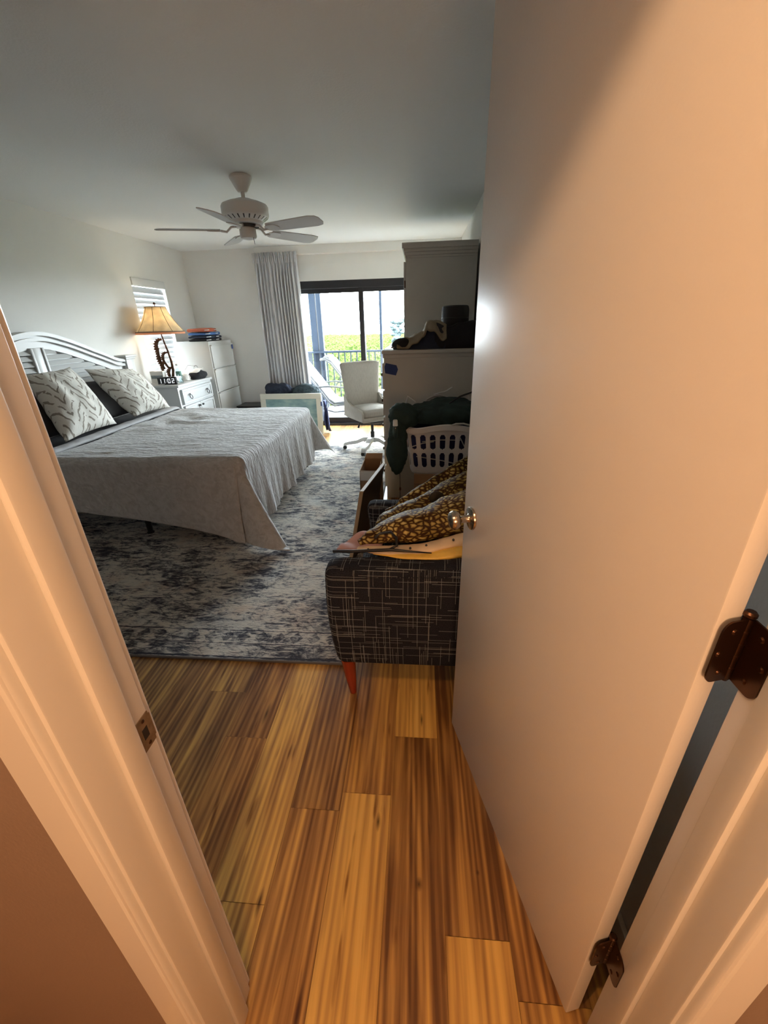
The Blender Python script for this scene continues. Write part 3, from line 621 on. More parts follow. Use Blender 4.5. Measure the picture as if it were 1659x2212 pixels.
def foldf(u, v):
    y = YN-.38 + v*(YFA-YN+.72); c = v
    a = u*2*PI; x = X0-.055 + .058*math.cos(a) - .05*(v-.3); z = ZT+.012 + .020*math.sin(a)
    o = 0
    if y < YN+.04: z -= (YN+.04-y)*1.0 if y > YN-.38 else 0; y = max(y, YN-.02) - .01
    if y > YFA-.04: z -= (y-YFA+.04)*.9; y = min(y, YFA+.03)
    k = .006*nz((v*9, u*2, 0), 3, 1)
    return (x+k, y, z+k)
obj('turned_hem', grid(new(), 16, 120, foldf), M('bedspread_lining', (.44, .44, .45), .85, bump=.6, bs=45), bs, smooth=True)
# charcoal pillows and sheet at the head
bm = new()
def sheet(u, v):
    x = -3.2+u*.55; y = 2.63+v*1.87; return (x, y, .625+.01*nz((x, y, 0), 5)-(.25*max(0, .08-v)/.08 if v < .08 else 0))
solo('fitted_sheet', grid(new(), 30, 60, sheet), DGREY, 'charcoal fitted sheet showing at the head of the mattress', 'sheet', (-2.95, 3.5, .62), smooth=True, sol=.004)
def pillow(name, c4, th, mat, lab, cat, uvs=(1, 1), group=None, seed=1, **k):
    P = [Vector(p) for p in c4]   # TL TR BR BL
    n = (P[1]-P[0]).cross(P[3]-P[0]).normalized()
    cc = sum(P, Vector())/4
    bm = new()
    def side(s):
        def f(u, v):
            q = P[0]*(1-u)*(1-v)+P[1]*u*(1-v)+P[2]*u*v+P[3]*(1-u)*v
            e = (1-abs(2*u-1)**2.6)*(1-abs(2*v-1)**2.6); pin = 1-.075*(1-abs(2*u-1)**2)*abs(2*v-1)**3-.075*(1-abs(2*v-1)**2)*abs(2*u-1)**3
            q = cc+(q-cc)*pin
            return q + s*n*th*(e**.55)*(1+.12*nz((u*2, v*2, s), 2, seed)) + n*.012*nz((u*5, v*5, s), 1.5, seed+2)*e**.3
        return f
    grid(bm, 36, 36, side(1), uvs); grid(bm, 36, 36, side(-1), uvs); bmesh.ops.remove_doubles(bm, verts=bm.verts, dist=.0012)
    loc = min(P, key=lambda p: p.z).copy()
    return solo(name, bm, mat, lab, cat, loc, group, smooth=True, **k)
pillow('throw_cushion', [(-3.04, 3.09, 1.17), (-3.03, 3.55, 1.185), (-2.735, 3.53, .695), (-2.69, 2.88, .695)], .115, CUSH, 'square white cushion with taupe line print, nearer the doorway', 'cushion', (1, 1), 'patterned cushions on the bed', 3)
pillow('throw_cushion', [(-3.05, 3.73, 1.15), (-3.03, 4.37, 1.09), (-2.67, 4.30, .700), (-2.755, 3.82, .695)], .115, CUSH, 'square white cushion with taupe line print, nearer the lamp', 'cushion', (1, 1), 'patterned cushions on the bed', 8)
pillow('bed_pillow', [(-3.17, 2.66, 1.03), (-3.17, 3.50, 1.03), (-2.90, 3.50, .70), (-2.90, 2.66, .70)], .10, DGREY, 'charcoal bed pillow leaning on the headboard behind the nearer cushion', 'pillow', group='charcoal pillows at the headboard', seed=5)
pillow('bed_pillow', [(-3.17, 3.56, 1.03), (-3.17, 4.42, 1.0), (-2.90, 4.42, .70), (-2.90, 3.56, .70)], .10, DGREY, 'charcoal bed pillow leaning on the headboard behind the farther cushion', 'pillow', group='charcoal pillows at the headboard', seed=9)

# ------------------------------------------------------------------ nightstand
ns = thing('nightstand', 'white nightstand with drawer and ring pulls between bed and filing cabinet', 'nightstand', (-3.05, 5.22, 0))
NX, NY0, NY1, NZ = -2.835, 4.80, 5.67, .86
obj('body', B(XL+.03, NX-.012, NY0+.015, NY1-.015, .05, NZ-.03, bev=.003), WFUR, ns, smooth='auto')
obj('top', B(XL+.02, NX+.012, NY0, NY1, NZ-.03, NZ, bev=.006), WFUR, ns, smooth='auto')
def ring_pull(par, y, z):
    r_ = obj('ring_pull', B(NX+.018, NX+.024, y-.012, y+.012, z+.018, z+.040, bev=.002), BLACK, par, lab='black ring pull')
    obj('pull_ring', tube(new(), [(NX+.032-.006*math.cos(a), y+.026*math.sin(a), z+.026*math.cos(a)) for a in [2*PI*i/20 for i in range(21)]], .0042, 8, cap=False), BLACK, r_, smooth=True)
def front(par, y0, y1, z0, z1, nm):
    d = obj(nm, B(NX-.012, NX+.006, y0, y1, z0, z1, bev=.002), WFUR, par, smooth='auto')
    b2 = new()
    for a in ((y0, y0+.03, z0, z1), (y1-.03, y1, z0, z1), (y0+.03, y1-.03, z0, z0+.03), (y0+.03, y1-.03, z1-.03, z1)): box(b2, NX+.006, NX+.016, *a, bev=.003)
    obj('raised_border', b2, WFUR, d, smooth='auto'); return d
d = front(ns, NY0+.06, NY1-.06, .625, .80, 'drawer'); ring_pull(d, NY0+.21, .70); ring_pull(d, NY1-.21, .70)
for a, b_ in ((NY0+.06, 5.23), (5.24, NY1-.06)):
    d = front(ns, a, b_, .10, .605, 'cabinet_door'); yy = 5.195 if a < 5 else 5.275
    obj('door_pull', B(NX+.016, NX+.034, yy-.014, yy+.014, .555, .575, bev=.003), BLACK, d)
# table lamp
lp = thing('table_lamp', 'lit table lamp with bell shade and bronze palm stem on nightstand', 'lamp', (-3.065, 5.12, NZ))
LX, LY = -3.075, 5.12
obj('base', lathe(new(), [(0, 0), (.062, 0), (.064, .008), (.05, .018), (.03, .028), (.016, .05), (0, .05)], (LX+.02, LY, NZ+.0005), 28), BRONZE, lp, smooth='auto')
stem = [(LX+.02, LY, NZ+.04), (LX+.045, LY+.005, 1.0), (LX+.05, LY, 1.10), (LX+.035, LY, 1.22), (LX+.012, LY, 1.33), (LX, LY, 1.41), (LX, LY, 1.52)]
obj('stem', tube(new(), stem, [.017, .016, .014, .011, .009, .007, .006], 10), BRONZE, lp, smooth=True)
def frond(p0, pts, w_, par):
    b2 = new(); V = []; n = 22
    P = [Vector(p) for p in pts]
    def bez(t):
        m_ = 1-t; return P[0]*m_**3+3*P[1]*m_*m_*t+3*P[2]*m_*t*t+P[3]*t**3
    for i in range(n+1):
        t = i/n; p = bez(t); tg = (bez(min(1, t+.02))-bez(max(0, t-.02))).normalized(); s = tg.cross(Vector((.25, -1, .1))).normalized()
        ww = w_*math.sin(PI*min(1, t*.9+.08))**.8; o = ww*(1 if i % 2 else .55)
        V.append((b2.verts.new(p - s*ww*.35 + Vector((0, .004, 0))), b2.verts.new(p+Vector((0, -.006, 0))), b2.verts.new(p + s*o)))
    for A, C in zip(V, V[1:]):
        b2.faces.new((A[0], C[0], C[1], A[1])); b2.faces.new((A[1], C[1], C[2], A[2]))
    obj('palm_frond', b2, BRONZE, par, smooth=False, sol=.004)
frond(0, [(LX, LY-.01, 1.345), (LX-.10, LY-.02, 1.37), (LX-.09, LY-.03, 1.20), (LX-.055, LY-.03, 1.13)], .040, lp)
frond(0, [(LX-.055, LY-.03, 1.26), (LX-.10, LY-.04, 1.16), (LX-.06, LY-.03, 1.05), (LX-.03, LY-.03, 1.02)], .040, lp)
frond(0, [(LX+.04, LY-.02, 1.20), (LX-.04, LY-.03, 1.22), (LX-.05, LY-.03, 1.10), (LX+.02, LY-.03, 1.04)], .030, lp)
frond(0, [(LX-.01, LY-.03, 1.10), (LX-.06, LY-.03, 1.09), (LX-.07, LY-.03, 1.02), (LX-.055, LY-.03, .955)], .035, lp)
frond(0, [(LX+.05, LY-.02, 1.03), (LX-.0, LY-.03, 1.03), (LX-.01, LY-.03, .94), (LX+.03, LY-.03, .88)], .035, lp)
frond(0, [(LX-.03, LY-.03, 1.12), (LX-.0, LY-.03, 1.08), (LX+.01, LY-.03, 1.03), (LX+.03, LY-.03, 1.01)], .018, lp)
SP = [(.262, 1.435), (.250, 1.452), (.215, 1.495), (.175, 1.555), (.142, 1.615), (.122, 1.665), (.112, 1.697)]
sh = obj('lamp_shade', lathe(new(), SP, (LX, LY, 0), 48, cap=False), SHADE, lp, smooth=True, sol=.002, lab='glowing parchment bell shade')
for k in range(8):
    a = 2*PI*k/8+.25; obj('shade_rib', tube(new(), [(LX+(r+.002)*math.cos(a), LY+(r+.002)*math.sin(a), z) for r, z in SP], .0024, 6), BRONZE, sh, smooth=True)
obj('top_trim', lathe(new(), [(.111, 1.694), (.115, 1.694), (.115, 1.702), (.111, 1.702), (.111, 1.694)], (LX, LY, 0), 40, cap=False), M('gold_braid', (.5, .34, .2), .8), sh, smooth=True)
bm = lathe(new(), [(.261, 1.436), (.266, 1.428), (.264, 1.410)], (LX, LY, 0), 96, cap=False)
obj('fringe', bm, FRINGE, sh, smooth=True, sol=.003)
obj('bottom_trim', lathe(new(), [(.262, 1.430), (.267, 1.430), (.266, 1.440), (.260, 1.440), (.262, 1.430)], (LX, LY, 0), 60, cap=False), M('brown_braid', (.16, .11, .07), .8), sh, smooth=True)
obj('finial', lathe(new(), [(0, 1.70), (.004, 1.70), (.004, 1.722), (.013, 1.728), (.014, 1.738), (.006, 1.748), (0, 1.750)], (LX, LY, 0), 16), BRONZE, lp, smooth='auto')
bm = new()
for a in (.4, .4+PI*2/3, .4+PI*4/3): tube(bm, [(LX, LY, 1.702), (LX+.111*math.cos(a), LY+.111*math.sin(a), 1.697)], .0015, 5)
tube(bm, [(LX, LY, 1.52), (LX+.03, LY+.03, 1.56), (LX+.03, LY+.03, 1.66), (LX, LY, 1.70)], .002, 5)
obj('shade_spider', bm, BRONZE, lp)
obj('light_bulb', lathe(new(), [(0, 1.50), (.013, 1.50), (.014, 1.515), (.026, 1.54), (.028, 1.56), (.018, 1.58), (0, 1.587)], (LX-.0, LY+.075, 0), 16), glass('bulb_glass'), lp, smooth=True)

# digital clock 11:02
ck = thing('digital_clock', 'black digital clock showing 11:02 on the nightstand', 'clock', (-2.95, 4.90, NZ), R(12))
ck.location = (-2.985, 4.875, NZ)
obj('case', B(-.105, .105, -.014, .030, .0005, .088, bev=.004), BLACK, ck, world=False, smooth='auto')
SEG = {'0': 'abcdef', '1': 'bc', '2': 'abged'}
def seg(bm, ch, x, w_=.028, h=.050, t=.0062, z0=.020):
    R_ = {'a': (0, w_, h-t, h), 'd': (0, w_, 0, t), 'g': (0, w_, h/2-t/2, h/2+t/2), 'f': (0, t, h/2, h), 'e': (0, t, 0, h/2), 'b': (w_-t, w_, h/2, h), 'c': (w_-t, w_, 0, h/2)}
    for q in SEG[ch]:
        a = R_[q]; box(bm, x+a[0]+.0007, x+a[1]-.0007, -.0152, -.0138, z0+a[2]+.0007, z0+a[3]-.0007)
for ch, x in (('1', -.092), ('1', -.050), ('0', .010), ('2', .055)):
    b2 = new(); seg(b2, ch, x); obj('digit', b2, DIGIT, ck, world=False)
b2 = new(); box(b2, -.004, .001, -.0152, -.0138, .033, .038); box(b2, -.004, .001, -.0152, -.0138, .052, .057); obj('colon', b2, DIGIT, ck, world=False)
# things on the nightstand
tb = thing('tissue_box', 'white paper box standing behind the digital clock', 'box', (-3.13, 4.975, NZ), R(4))
obj('carton', B(-.095, .06, -.03, .05, .0005, .145, bev=.003), PAPER, tb, world=False)
obj('printed_panel', B(-.085, .05, -.0315, -.0295, .062, .100), M('grey_print', (.20, .24, .26), .7, var=.5, vs=60), tb, world=False)
wb = thing('water_bottle', 'clear plastic water bottle with green label beside the lamp', 'bottle', (-2.955, 5.10, NZ))
c = (-2.955, 5.10, NZ+.0005)
obj('bottle', lathe(new(), [(0, 0), (.030, 0), (.032, .01), (.032, .06), (.029, .07), (.032, .08), (.032, .13), (.026, .155), (.013, .185), (.012, .20), (0, .20)], c, 24), BOTTLE, wb, smooth='auto')
obj('bottle_label', lathe(new(), [(.0326, .075), (.0328, .078), (.0328, .125), (.0326, .128)], c, 24, cap=False), M('green_label', (.13, .28, .22), .5, var=.5, vs=40), wb, smooth=True)
obj('bottle_cap', lathe(new(), [(0, .195), (.0145, .195), (.0145, .212), (.013, .214), (0, .214)], c, 20), WHITE, wb, smooth='auto')
cup = thing('drinking_glass', 'small clear drinking glass at the nightstand edge', 'glass', (-2.90, 5.03, NZ))
obj('tumbler', lathe(new(), [(0, .001), (.026, .001), (.031, .095), (.029, .095), (.025, .006), (0, .006)], (-2.90, 5.03, NZ), 24), BOTTLE, cup, smooth='auto')
solo('crumpled_tissue', blob(new(), (-2.975, 5.27, NZ+.035), (.05, .06, .045), .5, 14, 4, 4, NZ+.001), PAPER, 'crumpled white tissue between the bottle and the black pouch', 'tissue', (-2.975, 5.27, NZ), smooth=True)
solo('soft_pouch', blob(new(), (-2.90, 5.47, NZ+.045), (.085, .16, .060), .18, 9, 6, 4, NZ+.001), BLACKC, 'black soft pouch hanging over the nightstand front corner', 'pouch', (-2.90, 5.47, NZ), smooth=True)
mk_ = thing('face_mask', 'folded white cloth mask with elastic lying on the black pouch', 'mask', (-2.90, 5.42, NZ+.10))
def maskf(u, v): return (-2.965+.12*u+.01*math.sin(v*6), 5.33+.20*v, NZ+.105+.028*math.sin(u*PI)*math.sin(v*PI)+.02*u*v - .02*(1-v))
obj('cloth', grid(new(), 14, 14, maskf), PAPER, mk_, smooth=True, sol=.003)
obj('elastic_loop', tube(new(), [(-2.87, 5.38+.05*math.cos(a), NZ+.135+.035*math.sin(a)) for a in [PI*i/12 for i in range(13)]], .002, 6), BLACK, mk_, smooth=True)
obj('ear_wire', tube(new(), [(-2.99, 5.32, NZ+.12), (-2.96, 5.36, NZ+.175), (-2.90, 5.50, NZ+.150)], .0016, 6), BRONZE, mk_, smooth=True)
solo('phone_cable', tube(new(), [(-3.14, 4.84, NZ+.003), (-3.10, 4.83, NZ+.015), (-3.05, 4.82, NZ+.004), (-3.0, 4.835, NZ+.012), (-3.12, 4.85, NZ+.006), (-3.17, 4.86, NZ+.02), (-3.2, 4.90, NZ+.003)], .003, 6), PAPER, 'thin pale cable coiled beside the digital clock', 'cable', (-3.1, 4.84, NZ), smooth=True)

# ------------------------------------------------------------------ filing cabinet and shirts
fc = thing('filing_cabinet', 'tall white lateral filing cabinet in the far left corner', 'filing cabinet', (-3.05, 6.06, 0))
FX, FY0, FY1, FZ = -2.80, 5.70, 6.42, 1.30
obj('body', B(XL+.03, FX, FY0, FY1, 0, FZ, bev=.004), GREYM, fc, smooth='auto')
for k in range(4):
    z1 = FZ-.045-k*.308
    dw = obj('drawer', B(FX-.004, FX+.016, FY0+.02, FY1-.02, z1-.295, z1, bev=.003), GREYM, fc, smooth='auto')
    obj('finger_pull', B(FX+.014, FX+.028, FY0+.022, FY1-.022, z1-.016, z1+.002, bev=.003), GREYM, dw, smooth='auto')
solo('tape_strip', B(FX+.0285, FX+.0295, FY1-.075, FY1-.03, 1.175, 1.235), TAPE, 'small square of blue tape on the top filing drawer', 'tape', (FX+.029, FY1-.05, 1.18))
def shirt(z, h, mat, lab, s, dx=0, sc=1):
    t = thing('folded_shirt', lab, 'shirt', (-2.98, 6.0, z), group='folded clothes on hangers on the filing cabinet')
    b2 = box(new(), -3.10+dx, -2.81+dx, 5.76, 5.76+.40*sc, z, z+h, bev=h*.46, seg=4)
    bmesh.ops.subdivide_edges(b2, edges=[e for e in b2.edges if e.calc_length() > .06], cuts=8, use_grid_fill=True)
    for v in b2.verts: v.co.z += .010*nz(v.co, 9, s)*(1 if v.co.z > z+h*.5 else 0) - (.30*h*max(0, (5.86-v.co.y)/.1) if v.co.z > z+h*.5 else 0); v.co.x += .012*nz(v.co, 7, s+4)
    obj('garment', b2, mat, t, smooth=True)
    for yy in (5.745, 5.98): obj('hanger_end', tube(new(), [(-2.83+dx, yy-.01, z+h*.45), (-2.785+dx, yy+.03, z+h*.45+.004)], .005, 6), WHITE, t, smooth=True)
shirt(FZ+.001, .034, BLACKC, 'black folded garment at the bottom of the clothes stack', 1)
shirt(FZ+.038, .034, NAVY, 'dark navy folded garment second from the bottom of the stack', 2, .005)
shirt(FZ+.076, .036, BLUEC, 'bright blue folded shirt under the rust one', 3, .0, .95)
shirt(FZ+.116, .046, RUST, 'rust red folded shirt on top of the clothes stack', 4, -.005, .8)

# ------------------------------------------------------------------ framed picture, ottoman, clothes
pf = thing('framed_picture', 'pale framed sea green picture standing at the foot of the curtain', 'picture', (-1.83, 5.95, 0))
def lean(y, z): return y + .12*z
def pbox(x0, x1, z0, z1, y0, y1, bev=0):
    b2 = box(new(), x0, x1, y0, y1, z0, z1, bev=bev)
    for v in b2.verts: v.co.y += .10*v.co.z
    return b2
PXA, PXB, PZ = -2.30, -1.405, .575
b2 = pbox(PXA, PXB, PZ-.075, PZ, 5.90, 5.93, .003)
for a in ((PXA, PXA+.075, .0, PZ-.075), (PXB-.075, PXB, .0, PZ-.075), (PXA+.075, PXB-.075, 0, .075)):
    q = pbox(a[0], a[1], a[2]+.0, a[3], 5.90, 5.93); me = bpy.data.meshes.new('t'); q.to_mesh(me); q.free(); b2.from_mesh(me); bpy.data.meshes.remove(me)
obj('frame', b2, M('washed_ivory_frame', (.60, .60, .52), .5), pf)
obj('print', pbox(PXA+.07, PXB-.07, .07, PZ-.07, 5.908, 5.92), SEA, pf)
obj('tape_tab', pbox(PXB-.012, PXB+.002, .40, .46, 5.897, 5.934), TAPE, pf)
ot = thing('ottoman', 'dark upholstered ottoman hidden behind the framed picture', 'ottoman', (-1.85, 6.2, 0))
obj('cushion', B(-2.25, -1.45, 6.02, 6.28, .12, .52, bev=.03), NAVY, ot, smooth='auto')
for x, y in ((-2.2, 6.06), (-1.5, 6.06), (-2.2, 6.24), (-1.5, 6.24)): obj('leg', B(x-.02, x+.02, y-.02, y+.02, 0, .125), BLACK, ot)
solo('rumpled_jacket', blob(new(), (-2.08, 6.15, .585), (.19, .11, .12), .28, 7, 12, 5, .525), NAVY, 'dark navy jacket heaped behind the left half of the picture', 'jacket', (-2.03, 6.16, .525), smooth=True)
solo('rumpled_blanket', blob(new(), (-1.66, 6.15, .575), (.21, .11, .10), .22, 8, 15, 5, .525), M('slate_knit', (.045, .07, .085), .9, bump=.6, bs=70, var=.3, vs=12), 'slate blue knitted throw heaped behind the right half of the picture', 'throw', (-1.66, 6.16, .525), smooth=True)
def hang(u, v): return (-1.385 + .085*u*(.35+.65*v) + .01*math.sin(v*7+u*6), 5.99+.05*math.sin(u*5)+.03*v, .47-.44*v)
solo('hanging_garment', grid(new(), 14, 20, hang), M('indigo_cloth', (.035, .05, .14), .85, bump=.5, bs=50), 'indigo garment hanging down at the right edge of the picture', 'garment', (-1.34, 6.0, .03), smooth=True, sol=.02)
bn = thing('storage_bin', 'low dark storage bin against the wall behind the bed', 'bin', (-2.62, 6.26, 0))
obj('tub', B(-2.73, -2.36, 6.10, 6.42, 0, .36, bev=.01), BLACK, bn); obj('lid', B(-2.74, -2.35, 6.09, 6.43, .36, .385, bev=.005), BLACK, bn)

# ------------------------------------------------------------------ ceiling fan
fan = thing('ceiling_fan', 'white five-blade ceiling fan over the bed', 'ceiling fan', (-1.29, 3.58, ZC))
FXc, FYc = -1.29, 3.58; c = (FXc, FYc, 0)
obj('canopy', lathe(new(), [(0, 2.438), (.078, 2.438), (.080, 2.425), (.072, 2.412), (.060, 2.39), (.040, 2.355), (.030, 2.345), (0, 2.345)], c, 32), WHITE, fan, smooth='auto')
obj('downrod', lathe(new(), [(.0, 2.36), (.014, 2.36), (.014, 2.315), (.022, 2.308), (.022, 2.295), (.0, 2.295)], c, 16), WHITE, fan, smooth='auto')
mo = obj('motor_housing', lathe(new(), [(0, 2.302), (.06, 2.302), (.068, 2.292), (.12, 2.284), (.160, 2.268), (.168, 2.255), (.168, 2.205), (.160, 2.190), (.120, 2.168), (.115, 2.150), (.06, 2.145), (0, 2.145)], c, 48), WHITE, fan, smooth='auto')
bm = new()
for k in range(24):
    a = 2*PI*k/24; u_ = Vector((math.cos(a), math.sin(a), 0)); s_ = Vector((-math.sin(a), math.cos(a), 0)); P0 = Vector((FXc, FYc, 2.1895))+u_*.1585; P1 = Vector((FXc, FYc, 2.1712))+u_*.128
    nn = (P1-P0).cross(s_).normalized(); nn = nn if nn.z < 0 else -nn
    bm.faces.new([bm.verts.new(q+nn*.0012) for q in (P0-s_*.005, P0+s_*.005, P1+s_*.004, P1-s_*.004)])
obj('vent_slot', bm, BLACK, mo)
obj('flywheel', lathe(new(), [(0, 2.146), (.085, 2.146), (.085, 2.132), (0, 2.132)], c, 32), BLACK, fan, smooth='auto')
obj('switch_housing', lathe(new(), [(0, 2.134), (.050, 2.134), (.060, 2.125), (.062, 2.075), (.054, 2.062), (.03, 2.056), (0, 2.055)], c, 32), WHITE, fan, smooth='auto')
obj('pull_chain', tube(new(), [(FXc+.048, FYc-.03, 2.065), (FXc+.052, FYc-.032, 2.02)], .0018, 6), BRONZE, fan)
for k in range(5):
    a = R(196+72*k); u_ = Vector((math.cos(a), math.sin(a), 0)); s_ = Vector((-math.sin(a), math.cos(a), 0)); zb = 2.115; tl_ = R(-13)
    nrm = (s_*math.cos(tl_)+Vector((0, 0, 1))*math.sin(tl_)); thk = u_.cross(nrm)
    b2 = new(); poly = [(.20, -.050), (.22, -.058), (.45, -.068), (.575, -.072), (.625, -.060), (.642, -.030), (.642, .030), (.625, .060), (.575, .072), (.45, .068), (.22, .058), (.20, .050)]
    cc = Vector((FXc, FYc, zb))
    prism(b2, poly, lambda p, q, s: cc+u_*p+nrm*q+thk*(.003-.006*s))
    bd = obj('fan_blade', b2, M('fan_blade_white', (.62, .62, .62), .5) if k == 0 else bpy.data.materials['fan_blade_white'], fan)
    b3 = new(); tube(b3, [cc+u_*.075+Vector((0, 0, .022)), cc+u_*.115+Vector((0, 0, .018)), cc+u_*.15+Vector((0, 0, -.012)), cc+u_*.19+thk*-.006], [.009, .008, .008, .009], 8)
    prism(b3, [(.175, -.022), (.20, -.042), (.265, -.040), (.29, 0), (.265, .040), (.20, .042), (.175, .022)], lambda p, q, s: cc+u_*p+nrm*q+thk*(-.0035-.005*s))
    obj('blade_iron', b3, WHITE, fan, smooth='auto')

# ------------------------------------------------------------------ armoire and chest
ar = thing('armoire', 'tall antique white armoire against the right wall by the slider', 'armoire', (.19, 4.85, 0))
AY0, AX = 4.32, -.135
obj('body', B(AX, XR-.02, AY0, 5.42, 0, 2.02, bev=.003), ARMO, ar, smooth='auto')
b2 = new()
for z0, z1, o in ((1.985, 2.005, .006), (2.005, 2.03, .014), (2.03, 2.055, .022), (2.055, 2.10, .034)): box(b2, AX-o, XR-.02, AY0-o, 5.42+o, z0, z1, .004)
obj('cornice', b2, ARMO, ar, smooth='auto')
for y0, y1 in ((AY0+.03, 4.86), (4.87, 5.39)):
    d = obj('armoire_door', B(AX-.022, AX-.002, y0, y1, .5, 1.96, bev=.003), ARMO, ar, smooth='auto')
    for zz in (.65, 1.78): obj('hinge', lathe(new(), [(0, -.03), (.006, -.03), (.006, .03), (0, .03)], (AX-.012, y0-.004 if y0 < 4.5 else y1+.004, zz), 10), BRONZE, d, smooth='auto')
obj('plinth', B(AX-.012, XR-.02, AY0-.012, 5.43, 0, .12, bev=.004), ARMO, ar, smooth='auto')
ch = thing('tall_chest', 'antique white chest of drawers seen from its plain side', 'chest', (.1, 3.85, 0))
CX, CY0, CY1, CZ = -.300, 3.48, 4.24, 1.262
obj('body', B(CX+.012, XR-.02, CY0+.01, CY1, 0, CZ-.055, bev=.004), ARMO, ch, smooth='auto')
b2 = B(CX-.004, XR-.02, CY0-.006, CY1+.006, CZ-.028, CZ, bev=.007); box(b2, CX+.004, XR-.02, CY0+.003, CY1, CZ-.058, CZ-.028, .006)
obj('chest_top', b2, ARMO, ch, smooth='auto')
for k in range(5):
    d = obj('drawer', B(CX-.006, CX+.012, CY0+.04, CY1-.03, .10+k*.215, .30+k*.215, bev=.003), ARMO, ch, smooth='auto')
    for yy in (CY0+.2, CY1-.18): obj('knob', lathe(new(), [(0, 0), (.007, 0), (.007, .01), (.014, .016), (.012, .024), (0, .026)], (CX-.006, yy, .20+k*.215), 12, axis=(-1, 0, 0)), BRONZE, d, smooth='auto')
b2 = new(); prism(b2, [(-.298, 1.138), (-.286, 1.168), (-.20, 1.150), (-.188, 1.118), (-.205, 1.072), (-.292, 1.090)], lambda a, b_, s: (a+.012, CY0+.0088-.0008*s, b_))
solo('tape_strip', b2, TAPE, 'torn piece of blue tape on the side of the chest', 'tape', (-.24, CY0+.009, 1.08))
# things on the chest
def prof_z(x, L):
    if x <= L[0][0]: return L[0][1]
    for (a, za), (b_, zb) in zip(L, L[1:]):
        if x <= b_: k = (x-a)/(b_-a); k = k*k*(3-2*k); return za+(zb-za)*k
    return L[-1][1]
def heap(L, y0, y1, base, seed, nx=60, ny=24, e=3.2, nzs=.014):
    b2 = new(); x0, x1 = L[0][0], L[-1][0]
    def f(u, v):
        x = x0+(x1-x0)*u; ph = v*PI; k = abs(2*v-1)
        zt = prof_z(x, L); z = base+(zt-base)*(1-k**e)
        z += nzs*(nz((x, v*.3, 0), 11, seed)+.6*nz((x*.6, v*.5, z), 28, seed+1))*min(1, (zt-base)*20)*(1-k**8)
        return (x+.01*nz((x, v, 0), 8, seed), y0+(y1-y0)*v+.012*nz((x, z, v), 9, seed+2), max(z, base))
    grid(b2, nx, ny, f); return b2
H1 = [(-.215, CZ+.004), (-.19, CZ+.03), (-.10, 1.315), (-.03, 1.34), (.02, 1.36), (.06, 1.42), (.12, 1.425), (.2, 1.40), (.34, 1.43), (.46, 1.44)]
solo('garment_heap', heap([(.10, 1.33)]+[(a, b_+.02) for a, b_ in H1[6:]], 3.54, 3.685, CZ+.001, 21), BLACKC, 'black clothes heaped in front of the round case on the chest', 'clothes', (.28, 3.6, CZ), smooth=True)
solo('garment_heap', heap(H1[:8], 3.535, 3.76, CZ+.001, 24), NAVY, 'dark navy clothes piled under the khaki jacket on the chest', 'clothes', (-.02, 3.66, CZ), smooth=True)
def khk(u, v):
    x = -.185+.39*u; zt = prof_z(x, H1)+.014 + (.022 if x > .04 else .010)
    k = 2*v-.75 if v > .375 else 0
    y = 3.525+.2*v; fall = max(0, .34+.10*math.sin(u*9)-v)
    z = zt - fall*(.16+.28*max(0, u-.6)) + .010*math.sin(u*26+v*6)*(1-v*.5) + .008*nz((u*7, v*4, 0), 1.5, 2)
    return (x, y, max(z, CZ+.012))
solo('khaki_jacket', grid(new(), 60, 20, khk), KHAKI, 'khaki brown jacket spread along the top of the dark clothes', 'jacket', (.03, 3.66, 1.30), smooth=True, sol=.014)
hat = thing('cylindrical_case', 'round black hard case standing behind the clothes on the chest', 'case', (.285, 3.81, CZ))
obj('shell', lathe(new(), [(0, 0), (.105, 0), (.110, .01), (.112, .28), (.106, .305), (.095, .312), (0, .314)], (.285, 3.80, CZ+.001), 40), M('black_gloss_case', (.010, .010, .012), .65), hat, smooth='auto')
b2 = lathe(new(), [(.1125, .215), (.1135, .217), (.1135, .223), (.1125, .225)], (.285, 3.80, CZ+.001), 40, cap=False); obj('lid_seam', b2, BLACK, hat, smooth=True)
capt = thing('baseball_cap', 'dark cap with pale brim lying at the front corner of the chest', 'cap', (-.20, 3.62, CZ))
obj('crown', blob(new(), (-.14, 3.62, CZ+.03), (.09, .08, .055), .05, 6, 2, 4, CZ+.001), BLACKC, capt, smooth=True)
obj('brim', B(-.235, -.17, 3.57, 3.67, CZ+.012, CZ+.020, bev=.003), M('grey_brim', (.3, .3, .32), .8), capt)

# ------------------------------------------------------------------ office chair
oc = thing('office_chair', 'oatmeal linen swivel office chair on a white five-star base', 'chair', (-.585, 5.09, .014), R(33))
def backf(s):
    def f(u, v):
        wv_ = .215+.030*v if v < .75 else .2375
        x = (2*u-1)*(.215+.055*v) ; z = .43+.60*v
        e = (1-abs(2*u-1)**6)*(1-abs(2*v-1)**10)
        zz = z - (.02*(abs(2*u-1)**8) if v > .9 else 0)
        return (x, .235+.045*v + .04*(1-abs(2*u-1)**2) - s*.030*e**.5, zz)
    return f
b2 = grid(new(), 20, 26, backf(1)); grid(b2, 20, 26, backf(-1)); bmesh.ops.remove_doubles(b2, verts=b2.verts, dist=.002)
obj('backrest', b2, LINEN, oc, world=False, smooth=True)
b2 = box(new(), -.215, .215, -.23, .235, .435, .520, bev=.035, seg=4)
bmesh.ops.subdivide_edges(b2, edges=[e for e in b2.edges if e.calc_length() > .1], cuts=5, use_grid_fill=True)
for v in b2.verts:
    if v.co.z > .48: v.co.z += .022*(1-(v.co.x/.22)**2)*(1-(v.co.y/.26)**2)
obj('seat', b2, LINEN, oc, world=False, smooth=True)
